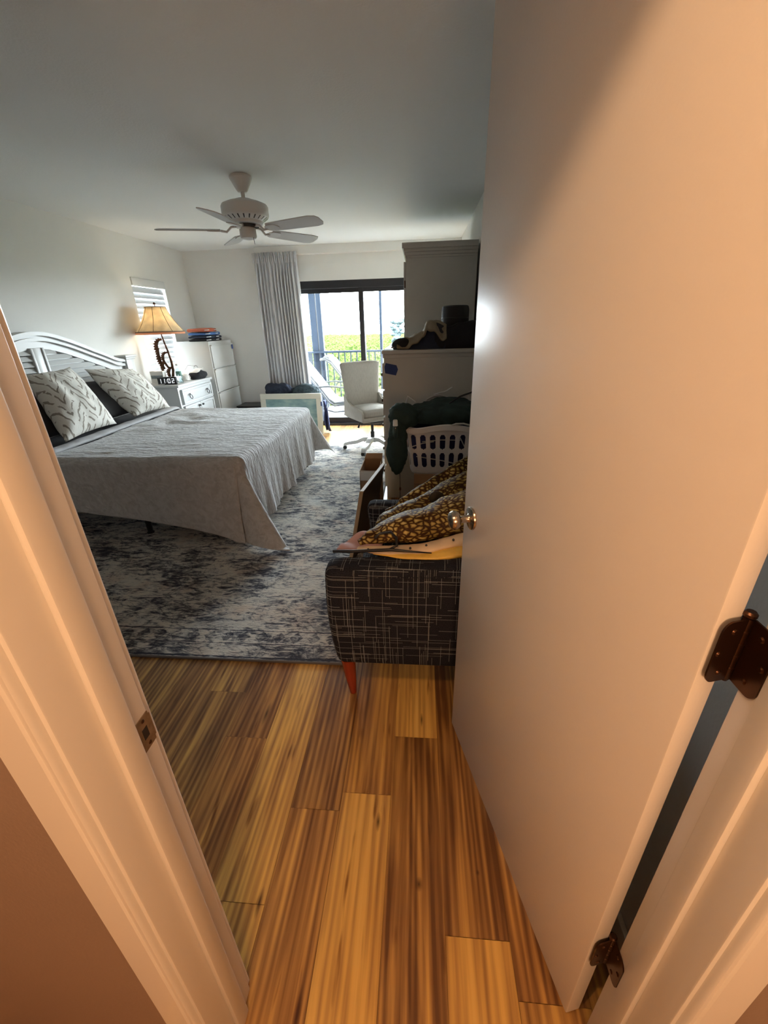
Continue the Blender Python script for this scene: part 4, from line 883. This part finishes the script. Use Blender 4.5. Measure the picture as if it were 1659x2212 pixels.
obj('seat_shell', B(-.240, .240, -.235, .27, .385, .440, bev=.02), LINEN, oc, world=False, smooth='auto')
for s in (-1, 1):
    b2 = new(); prism(b2, [(-.235, .40), (-.235, .490), (-.20, .525), (-.08, .535), (.06, .548), (.15, .575), (.215, .64), (.275, .66), (.285, .40)], lambda a, b_, sd: (s*(.215+.032*sd), a, b_), bev=.009)
    obj('arm_wing', b2, LINEN, oc, world=False, smooth='auto')
obj('seat_plate', B(-.07, .07, -.10, .10, .330, .387, bev=.008), BLACK, oc, world=False)
obj('gas_column', lathe(new(), [(0, .11), (.026, .11), (.026, .22), (.018, .225), (.018, .335), (0, .335)], (0, 0, 0), 20), BLACK, oc, world=False, smooth='auto')
obj('tilt_lever', tube(new(), [(-.06, -.02, .36), (-.17, -.04, .355), (-.19, -.04, .345), (-.215, -.05, .30)], [.006, .006, .010, .013], 8), BLACK, oc, world=False, smooth=True)
b2 = lathe(new(), [(0, .09), (.055, .09), (.060, .10), (.055, .135), (.035, .150), (0, .150)], (0, 0, 0), 24); hub = obj('base_hub', b2, WHITE, oc, world=False, smooth='auto')
for k in range(5):
    a = R(152+72*k); u_ = Vector((math.cos(a), math.sin(a), 0)); s_ = Vector((-math.sin(a), math.cos(a), 0))
    b3 = new(); V = []
    for t, zz, hh, ww in ((.03, .125, .055, .034), (.12, .128, .050, .032), (.20, .095, .046, .030), (.30, .083, .042, .028), (.345, .072, .040, .027), (.372, .060, .026, .020)):
        V.append([b3.verts.new(u_*t+s_*q*ww+Vector((0, 0, zz+p*hh*.5))) for q, p in ((-1, -1), (1, -1), (1, 1), (-1, 1))])
    for A, C in zip(V, V[1:]):
        for q in range(4): b3.faces.new((A[q], A[(q+1) % 4], C[(q+1) % 4], C[q]))
    b3.faces.new(V[0]); b3.faces.new(V[-1][::-1])
    lg = obj('base_arm', b3, WHITE, oc, world=False)
    b4 = new(); p = u_*.355
    for s in (-1, 1): lathe(b4, [(0, -.009), (.022, -.009), (.025, -.004), (.025, .004), (.022, .009), (0, .009)], p+s_*s*.013+Vector((0, 0, .0255)), 16, axis=s_)
    box(b4, p.x-.012, p.x+.012, p.y-.012, p.y+.012, .030, .052)
    obj('caster', b4, RUBBER, lg, world=False, smooth='auto')

# ------------------------------------------------------------------ plaid armchair
AR_ = thing('armchair', 'black crosshatch tweed armchair with cherry wood legs behind the door', 'armchair', (.05, 1.62, 0), R(-3))
def softbox(x0, x1, y0, y1, z0, z1, bev, seg=4, warp=None, cuts=6):
    b2 = box(new(), x0, x1, y0, y1, z0, z1, bev=bev, seg=seg)
    bmesh.ops.subdivide_edges(b2, edges=[e for e in b2.edges if e.calc_length() > .12], cuts=cuts, use_grid_fill=True)
    if warp:
        for v in b2.verts: v.co = Vector(warp(v.co))
    return b2
def nearw(c):
    x, y, z = c; k = (z-.19)/.46
    if x < .05: x += (.020*(1-k) - .010*math.sin(k*PI))*(1 if x < -.30 else 0)
    y -= .022*math.sin(k*PI)*(1 if y < 1.29 else 0)
    z += .030*max(0, (x+.30))*(1 if z > .5 else 0)
    return x, y, z
obj('arm', softbox(-.345, .44, 1.255, 1.365, .19, .650, .034, 4, nearw, 8), PLAID, AR_, smooth='auto')
def farw(c):
    x, y, z = c; k = (z-.19)/.44
    if x < .05: x += .04*(1-k)*(1 if x < -.20 else 0)
    return x, y, z
obj('arm', softbox(-.265, .44, 1.885, 1.995, .19, .625, .034, 4, farw, 6), PLAID, AR_, smooth='auto')
obj('seat_rail', B(-.25, .42, 1.36, 1.89, .19, .34, bev=.02), PLAID, AR_, smooth='auto')
obj('seat_cushion', softbox(-.27, .34, 1.368, 1.882, .34, .455, .035), PLAID, AR_, smooth='auto')
obj('backrest', softbox(.33, .46, 1.30, 1.95, .19, .80, .04), PLAID, AR_, smooth='auto')
for x, y, dx in ((-.288, 1.295, .012), (-.21, 1.94, -.012), (.38, 1.33, .02), (.38, 1.93, .02)):
    b2 = new(); tube(b2, [(x, y, .195), (x+dx*.5, y, .10), (x+dx, y, .0)], [.030, .024, .0145], 16); obj('leg', b2, LEGW, AR_, smooth='auto', lab='tapered cherry wood leg')
bm = new(); tube(bm, [(-.325, 1.262, .612), (-.2, 1.252, .618), (0, 1.25, .624), (.35, 1.25, .632)], .003, 6); obj('seam_piping', bm, PLAID, AR_, smooth=True)

# alligator print bundle lying across the armchair
al = thing('alligator_print_blanket', 'alligator print padded blanket with cream and yellow underside on the armchair', 'blanket', (0, 1.55, .46))
def loft(cs, ra, rb, n=28, seed=0, amp=.012, step=8):
    P = [Vector(c) for c in cs]; pts = []; A = []; Bv = []
    for i in range(len(P)-1):
        for k in range(step):
            t = k/step
            def cr(L):
                a, b_, c_, d_ = L[max(i-1, 0)], L[i], L[i+1], L[min(i+2, len(L)-1)]
                return .5*((2*b_)+(c_-a)*t+(2*a-5*b_+4*c_-d_)*t*t+(3*b_-a-3*c_+d_)*t**3)
            pts.append(cr(P)); A.append(cr(ra)); Bv.append(cr(rb))
    pts.append(P[-1]); A.append(ra[-1]); Bv.append(rb[-1])
    b2 = new(); rings = []
    for i, p in enumerate(pts):
        tg = (pts[min(i+1, len(pts)-1)]-pts[max(i-1, 0)]).normalized(); h = Vector((-tg.y, tg.x, 0)).normalized(); w_ = tg.cross(h)
        rg_ = []
        for k in range(n):
            a = 2*PI*k/n; q = p + h*A[i]*math.cos(a) + w_*Bv[i]*math.sin(a)
            q += (q-p).normalized()*(amp*nz(q, 12, seed)+amp*.6*nz(q, 30, seed)); rg_.append(b2.verts.new(q))
        rings.append(rg_)
    for X, Y in zip(rings, rings[1:]):
        for k in range(n): b2.faces.new((X[k], X[(k+1) % n], Y[(k+1) % n], Y[k]))
    b2.faces.new(rings[0]); b2.faces.new(rings[-1][::-1]); return b2
obj('lower_roll', loft([(-.235, 1.42, .672), (-.17, 1.45, .685), (-.05, 1.49, .705), (.08, 1.52, .725), (.20, 1.55, .745), (.38, 1.60, .77)], [.018, .050, .085, .105, .120, .12], [.012, .030, .052, .066, .078, .08], seed=1), CROC, al, smooth=True)
obj('middle_roll', loft([(-.185, 1.625, .640), (-.15, 1.64, .645), (-.04, 1.70, .665), (.09, 1.76, .70), (.20, 1.80, .735), (.34, 1.86, .77)], [.022, .055, .075, .085, .09, .09], [.020, .040, .055, .065, .075, .08], seed=4), CROC, al, smooth=True)
obj('tail_ridge', loft([(-.155, 1.80, .63), (-.05, 1.86, .665), (.07, 1.92, .72), (.18, 1.96, .775), (.30, 2.0, .82)], [.012, .028, .035, .040, .04], [.012, .030, .040, .050, .055], seed=7), CROC, al, smooth=True)
obj('belly', loft([(-.235, 1.385, .664), (-.15, 1.375, .666), (.0, 1.375, .672), (.10, 1.39, .690), (.20, 1.40, .710), (.36, 1.43, .74)], [.014, .028, .034, .034, .036, .036], [.007, .012, .013, .018, .022, .022], seed=9, amp=.005), CREAM, al, smooth=True)
obj('satin_underside', loft([(-.17, 1.362, .659), (-.08, 1.352, .661), (.04, 1.350, .664), (.16, 1.355, .675), (.36, 1.39, .70)], [.010, .026, .034, .030, .03], [.004, .008, .008, .018, .02], seed=11, amp=.006), SATIN, al, smooth=True)
b2 = new()
for x, y, z in ((-.19, 1.358, .677), (-.15, 1.35, .679), (-.03, 1.356, .687), (.03, 1.365, .695), (.13, 1.368, .719)): lathe(b2, [(0, .003), (.004, .002), (.005, -.003)], (x, y, z), 8, axis=(0, -.6, .8))
obj('black_dot', b2, BLACK, al)
obj('dark_patch', blob(new(), (.075, 1.672, .765), (.035, .02, .026), .2, 20, 5, 3, rot=.5), M('dark_olive_patch', (.025, .02, .012), .9), al, smooth=True)
# pink garment and hanger
def pk(u, v): return (-.315+.17*u+.02*v, 1.375+.20*v*(.35+.65*u), .664+.012*math.sin(u*9+v*5)*v+.018*u*v)
solo('pink_garment', grid(new(), 20, 20, pk), PINKC, 'dusty pink garment poking out left of the alligator print blanket', 'garment', (-.24, 1.45, .655), smooth=True, sol=.008)
hg = thing('clothes_hanger', 'black clothes hanger lying on the near arm of the armchair', 'hanger', (-.18, 1.37, .66))
obj('hanger_bar', tube(new(), [(-.325, 1.352, .669), (-.25, 1.348, .673), (-.16, 1.342, .682), (-.10, 1.335, .690), (-.02, 1.335, .683), (.05, 1.34, .676)], [.006, .0065, .0065, .0065, .004, .002], 8), BLACK, hg, smooth=True)
obj('hanger_hook', tube(new(), [(-.105, 1.335, .692), (-.080, 1.34, .705), (-.082, 1.37, .722), (-.105, 1.40, .730), (-.150, 1.40, .722), (-.165, 1.385, .710)], .005, 8), BLACK, hg, smooth=True)

# ------------------------------------------------------------------ leaning board, cartons, basket
bd = thing('leaning_board', 'pale edged board standing on edge between rug and armchair', 'board', (-.38, 2.55, 0))
def brd(b2):
    for v in b2.verts: v.co.x += (-.105*(1-v.co.z/.535)) + .163*(v.co.y-2.3)
    return b2
obj('panel', brd(B(-.352, -.338, 2.304, 2.86, .014, .530)), WOODD, bd)
obj('edge_band', brd(box(B(-.356, -.334, 2.296, 2.304, .0145, .535), -.356, -.334, 2.304, 2.862, .528, .537)), WOODB, bd)
cb = thing('open_carton', 'open cardboard carton on the rug behind the leaning board', 'carton', (-.40, 3.25, .014))
b2 = new()
for a in ((-.47, -.315, 3.08, 3.086), (-.47, -.315, 3.40, 3.406), (-.47, -.464, 3.08, 3.406), (-.321, -.315, 3.08, 3.406)): box(b2, *a, .0145, .40)
obj('box_wall', b2, CARD, cb)
b2 = new(); prism(b2, [(-.47, 0), (-.315, 0), (-.315, .10), (-.455, .10)], lambda a, b_, s: (a, 3.083-b_*.75+.002*s, .400-b_*.55+.002*s)); obj('flap', b2, PAPER, cb, lab='pale labelled flap')
b2 = new(); prism(b2, [(-.47, 0), (-.315, 0), (-.315, .08), (-.455, .08)], lambda a, b_, s: (a, 3.403+b_*.5, .400+b_*.45+.002*s)); obj('flap', b2, CARD, cb)
solo('cardboard_scrap', B(-.42, -.36, 1.66, 1.92, .0155, .020), CARD, 'flat cardboard piece on the rug beside the armchair', 'cardboard', (-.39, 1.79, .0155))
kb_ = thing('cardboard_box', 'brown cardboard box under the laundry basket', 'box', (.2, 2.95, 0))
obj('box_body', B(-.035, .45, 2.80, 3.15, .001, .470, bev=.003), CARD, kb_); obj('flap_seam', B(-.036, .451, 2.7985, 3.15, .395, .399), M('box_seam', (.2, .11, .06), .9), kb_)
lb = thing('laundry_basket', 'white slotted plastic laundry basket on the cardboard box', 'laundry basket', (.18, 2.95, .472))
# basket: rounded rectangle shell with real slots
def rr(t, hx, hy, r):
    """point on rounded rectangle, t in perimeter metres"""
    segs = []; ex, ey = hx-r, hy-r; q = PI*r/2
    L = [2*ex, q, 2*ey, q, 2*ex, q, 2*ey, q]; t = t % sum(L)
    c = [(ex, -hy), (ex, -ey), (hx, ey), (ex, ey), (-ex, hy), (-ex, ey), (-hx, -ey), (-ex, -ey)]
    i = 0
    while t > L[i]: t -= L[i]; i += 1
    if i == 0: return (-ex+t, -hy)
    if i == 2: return (hx, -ey+t)
    if i == 4: return (ex-t, hy)
    if i == 6: return (-hx, ey-t)
    a0 = {1: -PI/2, 3: 0, 5: PI/2, 7: PI}[i]; cx_, cy_ = c[i]; a = a0+t/r
    return (cx_+r*math.cos(a), cy_+r*math.sin(a))
HXb, HYb, Rb, BXc, BYc, BZ0, BH = .285, .20, .085, .185, 2.975, .472, .335
PER = 4*(HXb-Rb)+4*(HYb-Rb)+2*PI*Rb; NS = 26; sub_ = 18
ZL = [0, .02] + [.04+.0059*q for q in range(46)] + [.335]
bm = new(); ring = []
for z in ZL:
    k = z/BH; row = []
    for i in range(NS*sub_):
        x, y = rr(i/(NS*sub_)*PER, HXb, HYb, Rb); x *= .86+.14*k; y *= .84+.16*k
        dd = .0 if z > .02 else (.012 if z == 0 else 0)
        row.append((x*(1-dd*2), y*(1-dd*2), z))
    ring.append(row)
ZS = [r_[0][2] for r_ in ring]
def inslot(i, z):
    f = abs((i % sub_+.5)/sub_-.5)*PER/NS; w_ = .0185
    for a, b_ in ((.050, .160), (.184, .290)):
        if a <= z <= b_:
            e = max(0, a+w_-z, z-b_+w_)
            return f*f+e*e < w_*w_
    return False
vv = [[bm.verts.new((BXc+p[0], BYc+p[1], BZ0+p[2])) for p in row] for row in ring]
for j in range(len(ring)-1):
    zm = (ZS[j]+ZS[j+1])/2
    for i in range(NS*sub_):
        if inslot(i, zm): continue
        i2 = (i+1) % (NS*sub_); bm.faces.new((vv[j][i], vv[j][i2], vv[j+1][i2], vv[j+1][i]))
bm.faces.new(vv[0][::-1])
obj('basket_shell', bm, BASK, lb, smooth=True, sol=.004)
bm = new(); n_ = 120
P_ = [rr(i/n_*PER, HXb+.008, HYb+.008, Rb) for i in range(n_)]
V = [[bm.verts.new((BXc+p[0]*(1+o*4), BYc+p[1]*(1+o*4), BZ0+BH+zz+.012*math.cos(p[0]*14))) for o, zz in ((-.012, 0), (-.012, .012), (.004, .016), (.014, .010), (.014, -.022), (.008, -.024), (.006, 0))] for p in P_]
for i in range(n_):
    A, C = V[i], V[(i+1) % n_]
    for k in range(7): bm.faces.new((A[k], C[k], C[(k+1) % 7], A[(k+1) % 7]))
obj('basket_rim', bm, BASK, lb, smooth='auto')
lau = box(new(), BXc-.222, BXc+.222, BYc-.150, BYc+.150, BZ0+.008, BZ0+.325, bev=.055, seg=4)
bmesh.ops.subdivide_edges(lau, edges=[e for e in lau.edges if e.calc_length() > .08], cuts=8, use_grid_fill=True)
for v in lau.verts:
    k = (v.co.z-BZ0)/.33; v.co.x = BXc+(v.co.x-BXc)*(1+.12*k); v.co.y = BYc+(v.co.y-BYc)*(1+.14*k); v.co += Vector((.008*nz(v.co, 9, 2), .008*nz(v.co, 9, 5), 0))
solo('blue_laundry', lau, ROYAL, 'royal blue laundry packed inside the slotted basket', 'laundry', (BXc, BYc, BZ0+.006), smooth=True)
y = BYc-HYb*.86+.012
for k, (x0, z0, x1, z1) in enumerate(((-.05, .20, .10, .235), (.02, .235, .28, .245), (-.02, .13, .34, .055), (.25, .30, .31, .20))):
    b2 = tube(new(), [(x0, y-.010, BZ0+z0), ((x0+x1)/2, y-.014, BZ0+(z0+z1)/2+.008), (x1, y-.012, BZ0+z1)], .0035, 6)
    solo('wire_hanger', b2, WHITE, 'thin white wire hanger seen through the slots against the blue laundry', 'hanger', (x0, y-.01, BZ0+z0), 'wire hangers inside the laundry basket', smooth=True)
# clothes on top of the basket
solo('dark_green_jacket', blob(new(), (.17, 2.96, .862), (.29, .17, .105), .26, 5.5, 31, 5, BZ0+BH+.018), GREENC, 'dark green jacket heaped over the top of the laundry basket', 'jacket', (.15, 2.93, .80), smooth=True)
slv = blob(new(), (-.155, 2.76, .685), (.072, .060, .185), .20, 9, 40, 5)
blob(slv, (-.120, 2.80, .875), (.10, .08, .085), .3, 9, 44, 4)
slv_o = thing('hanging_sleeve_jacket', 'dark green rain jacket sleeve hanging off the left of the basket', 'jacket', (-.15, 2.78, .50))
obj('sleeve', slv, GREENC, slv_o, smooth=True)
obj('drawcord', tube(new(), [(-.135, 2.755, .52), (-.133, 2.758, .42), (-.134, 2.760, .30), (-.131, 2.76, .22)], .0022, 6), BLACK, slv_o, smooth=True)
obj('cord_toggle', lathe(new(), [(0, -.011), (.006, -.011), (.007, 0), (.006, .011), (0, .011)], (-.133, 2.760, .375), 10), M('brown_toggle', (.12, .05, .02), .5), slv_o, smooth=True)
rm = thing('roll_bottle', 'small bottle with a white cap standing in the clothes at the basket edge', 'bottle', (-.155, 2.70, .80))
obj('bottle', lathe(new(), [(0, -.06), (.020, -.06), (.021, .0), (.017, .012), (0, .012)], (-.158, 2.705, .830), 20), BOTTLE, rm, smooth='auto')
obj('bottle_cap', lathe(new(), [(0, .010), (.0165, .010), (.0150, .045), (.011, .050), (0, .050)], (-.158, 2.705, .832), 20), WHITE, rm, smooth='auto')
def bagf(u, v): return (.05+.32*u, 3.10+.05*math.sin(v*3), .90+.085*v*(.5+.5*u)+.02*math.sin(u*7))
solo('white_carrier_bag', grid(new(), 24, 10, bagf), PAPER, 'crumpled white bag with dotted print behind the green jacket', 'bag', (.2, 3.1, .90), smooth=True, sol=.004)
b2 = new(); tube(b2, [(-.10, 3.0, .925), (-.085, 3.0, .985), (-.03, 3.0, .945)], .004, 6); tube(b2, [(.10, 3.05, .985), (.19, 3.05, 1.01), (.23, 3.05, 1.035)], .004, 6)
solo('plastic_hanger', b2, WHITE, 'white plastic hanger sticking out of the clothes heap', 'hanger', (0, 3.0, .92), smooth=True)
solo('black_cord', tube(new(), [(.20, 2.86, .955), (.27, 2.86, 1.0), (.36, 2.87, 1.03)], .006, 8), BLACK, 'black cord looping up from the clothes heap by the door edge', 'cord', (.27, 2.86, .955), smooth=True)
solo('white_strap', tube(new(), [(.20, 2.765, .822), (.24, 2.755, .840), (.29, 2.75, .842), (.35, 2.765, .822)], .006, 8), WHITE, 'white strap lying at the basket rim by the door edge', 'strap', (.27, 2.71, .85), smooth=True)

# ------------------------------------------------------------------ balcony and outside
deck = B(-6, 3.0, YB+.14, 8.30, -.15, -.02); dk = struct('floor_balcony', deck, DECK, lab='pale balcony floor')
struct('balcony_shade_slab', B(-6, 3.0, YB+.14, 8.45, 2.62, 2.8), WHITE, lab='unseen slab added to shade the balcony')  # out of view, added to block skylight from the deck and loungers
rl = thing('balcony_railing', 'grey metal balcony railing with thin upright bars', 'railing', (-1.2, 8.1, 0))
obj('top_rail', B(-6, 3.0, 8.06, 8.12, .985, 1.02, bev=.004), RAIL, rl); obj('bottom_rail', B(-6, 3.0, 8.07, 8.11, .06, .09), RAIL, rl)
x = -3.2
while x < .3: obj('baluster', B(x-.009, x+.009, 8.08, 8.10, .09, .985), RAIL, rl); x += .113
def post(x0, x1, lab, g='balcony screen posts'):
    solo('screen_post', B(x0, x1, 8.13, 8.25, -.02, 2.62, bev=.004), RAIL, lab, 'post', ((x0+x1)/2, 8.09, -.02), g)
post(-2.0, -1.885, 'thick grey balcony post, nearest the curtain'); post(-1.865, -1.785, 'thick grey balcony post, second from the curtain'); post(-.735, -.69, 'thin grey balcony post right of the slider mullion')
solo('balcony_kick_panel', B(-3.4, -2.02, 8.14, 8.16, -.02, 1.0), RAIL, 'solid grey panel closing the balcony side behind the curtain', 'panel', (-2.7, 8.08, 0))
def lounger(loc, lab):
    t = thing('lounge_chair', lab, 'lounge chair', loc, 0, 'white loungers on the balcony')
    b2 = new()
    def bk(u, v):  # v across y, u along
        L = [(-.05, .93), (.03, .955), (.13, .90), (.33, .64), (.53, .36), (.62, .30), (1.0, .34), (1.5, .30)]
        q = u*(len(L)-1); i = min(int(q), len(L)-2); f = q-i; x = L[i][0]+(L[i+1][0]-L[i][0])*f; z = L[i][1]+(L[i+1][1]-L[i][1])*f
        return (x, -.26+.52*v, z+.012)
    obj('sling', grid(b2, 35, 10, bk), STRIPE, t, world=False, smooth=True, sol=.03)
    pth = [(-.05, .93), (.03, .94), (.13, .88), (.33, .62), (.53, .34), (.62, .28), (1.0, .32), (1.5, .28)]
    for s in (-1, 1):
        obj('side_rail', tube(new(), [(a, s*.28, b_) for a, b_ in pth], .016, 8), LOUNGE, t, world=False, smooth=True)
        obj('armrest', tube(new(), [(.20, s*.31, .50), (.24, s*.32, .57), (.55, s*.33, .59), (.80, s*.33, .57), (.86, s*.31, .45), (.88, s*.30, .30)], .014, 8), LOUNGE, t, world=False, smooth=True)
        obj('leg', tube(new(), [(.34, s*.30, .33), (.42, s*.30, .24), (.62, s*.30, .18), (1.1, s*.30, .22)], .012, 8), LOUNGE, t, world=False, smooth=True)
        obj('leg', tube(new(), [(.42, s*.30, .28), (.32, s*.30, .0)], .014, 8), LOUNGE, t, world=False, smooth=True)
        obj('leg', tube(new(), [(1.05, s*.30, .30), (1.15, s*.30, .0)], .014, 8), LOUNGE, t, world=False, smooth=True)
    obj('head_pad', B(.0, .10, -.24, .24, .94, .99, bev=.02), STRIPE, t, world=False)
    return t
lounger((-2.0, 7.02, -.02), 'white striped balcony lounger nearest the sliding door')
lounger((-1.66, 7.68, -.02), 'white striped balcony lounger farther out by the railing')
def canopy(u, v):
    y = 10.5+90*v*v+2*v; hw = 4+y*.75; x = -hw*.9+2*hw*u*.9
    s = .35+ y*.02
    top = -3.0 + 1.9*min(1, (y-10.5)/25)
    h = abs(nz((x, y, 0), .55, 1))*1.5 + abs(nz((x, y, 0), 1.5, 2))*.8 + .45*nz((x, y, 0), 4.0, 3)+.2*nz((x, y, 0), 9.0, 3)
    fal = min(1, 18/y+.35)
    return (x, y, top + h*fal)
mg = obj('mangrove_thicket', grid(new(), 240, 240, canopy), LEAF, None, smooth=False); tag(mg, 'bright green mangrove thicket beyond the balcony railing', 'thicket', kind='stuff')
struct('ground', B(-120, 120, 9.5, 200, -5.2, -5.0), M('wet_ground', (.12, .13, .08), .9), lab='ground under the mangroves')
tr = thing('tall_tree', 'hazy tall tree rising above the mangroves at the right of the slider', 'tree', (-1.75, 34, -5))
obj('trunk', tube(new(), [(-1.9, 34, -5), (-1.85, 34, -2), (-1.7, 34, -.3), (-1.65, 34, 1)], [.22, .18, .12, .05], 8), TREEB, tr, smooth=True)
rr_ = random.Random(5); b2 = new()
for k in range(95):
    q = rr_.random(); x = -1.95+rr_.gauss(0, .42)*(1-.4*q); z = -1.6+3.3*q; x += .25*q
    blob(b2, (x, 34+rr_.gauss(0, .4), z), (.17, .17, .12), .6, 7, k, 2)
obj('crown', b2, TREEL, tr)
# hallway ceiling light fitting
hl = thing('hallway_ceiling_light', 'small round hallway ceiling light above the doorway', 'ceiling light', (-.28, -.03, ZC))
obj('ceiling_plate', lathe(new(), [(.05, 2.438), (.075, 2.438), (.075, 2.43), (.05, 2.43), (.05, 2.438)], (-.28, -.03, 0), 24, cap=False), WHITE, hl, smooth='auto')
obj('lamp_holder', lathe(new(), [(0, 2.436), (.018, 2.436), (.018, 2.432), (0, 2.432)], (-.28, -.03, 0), 16), WHITE, hl, smooth='auto')
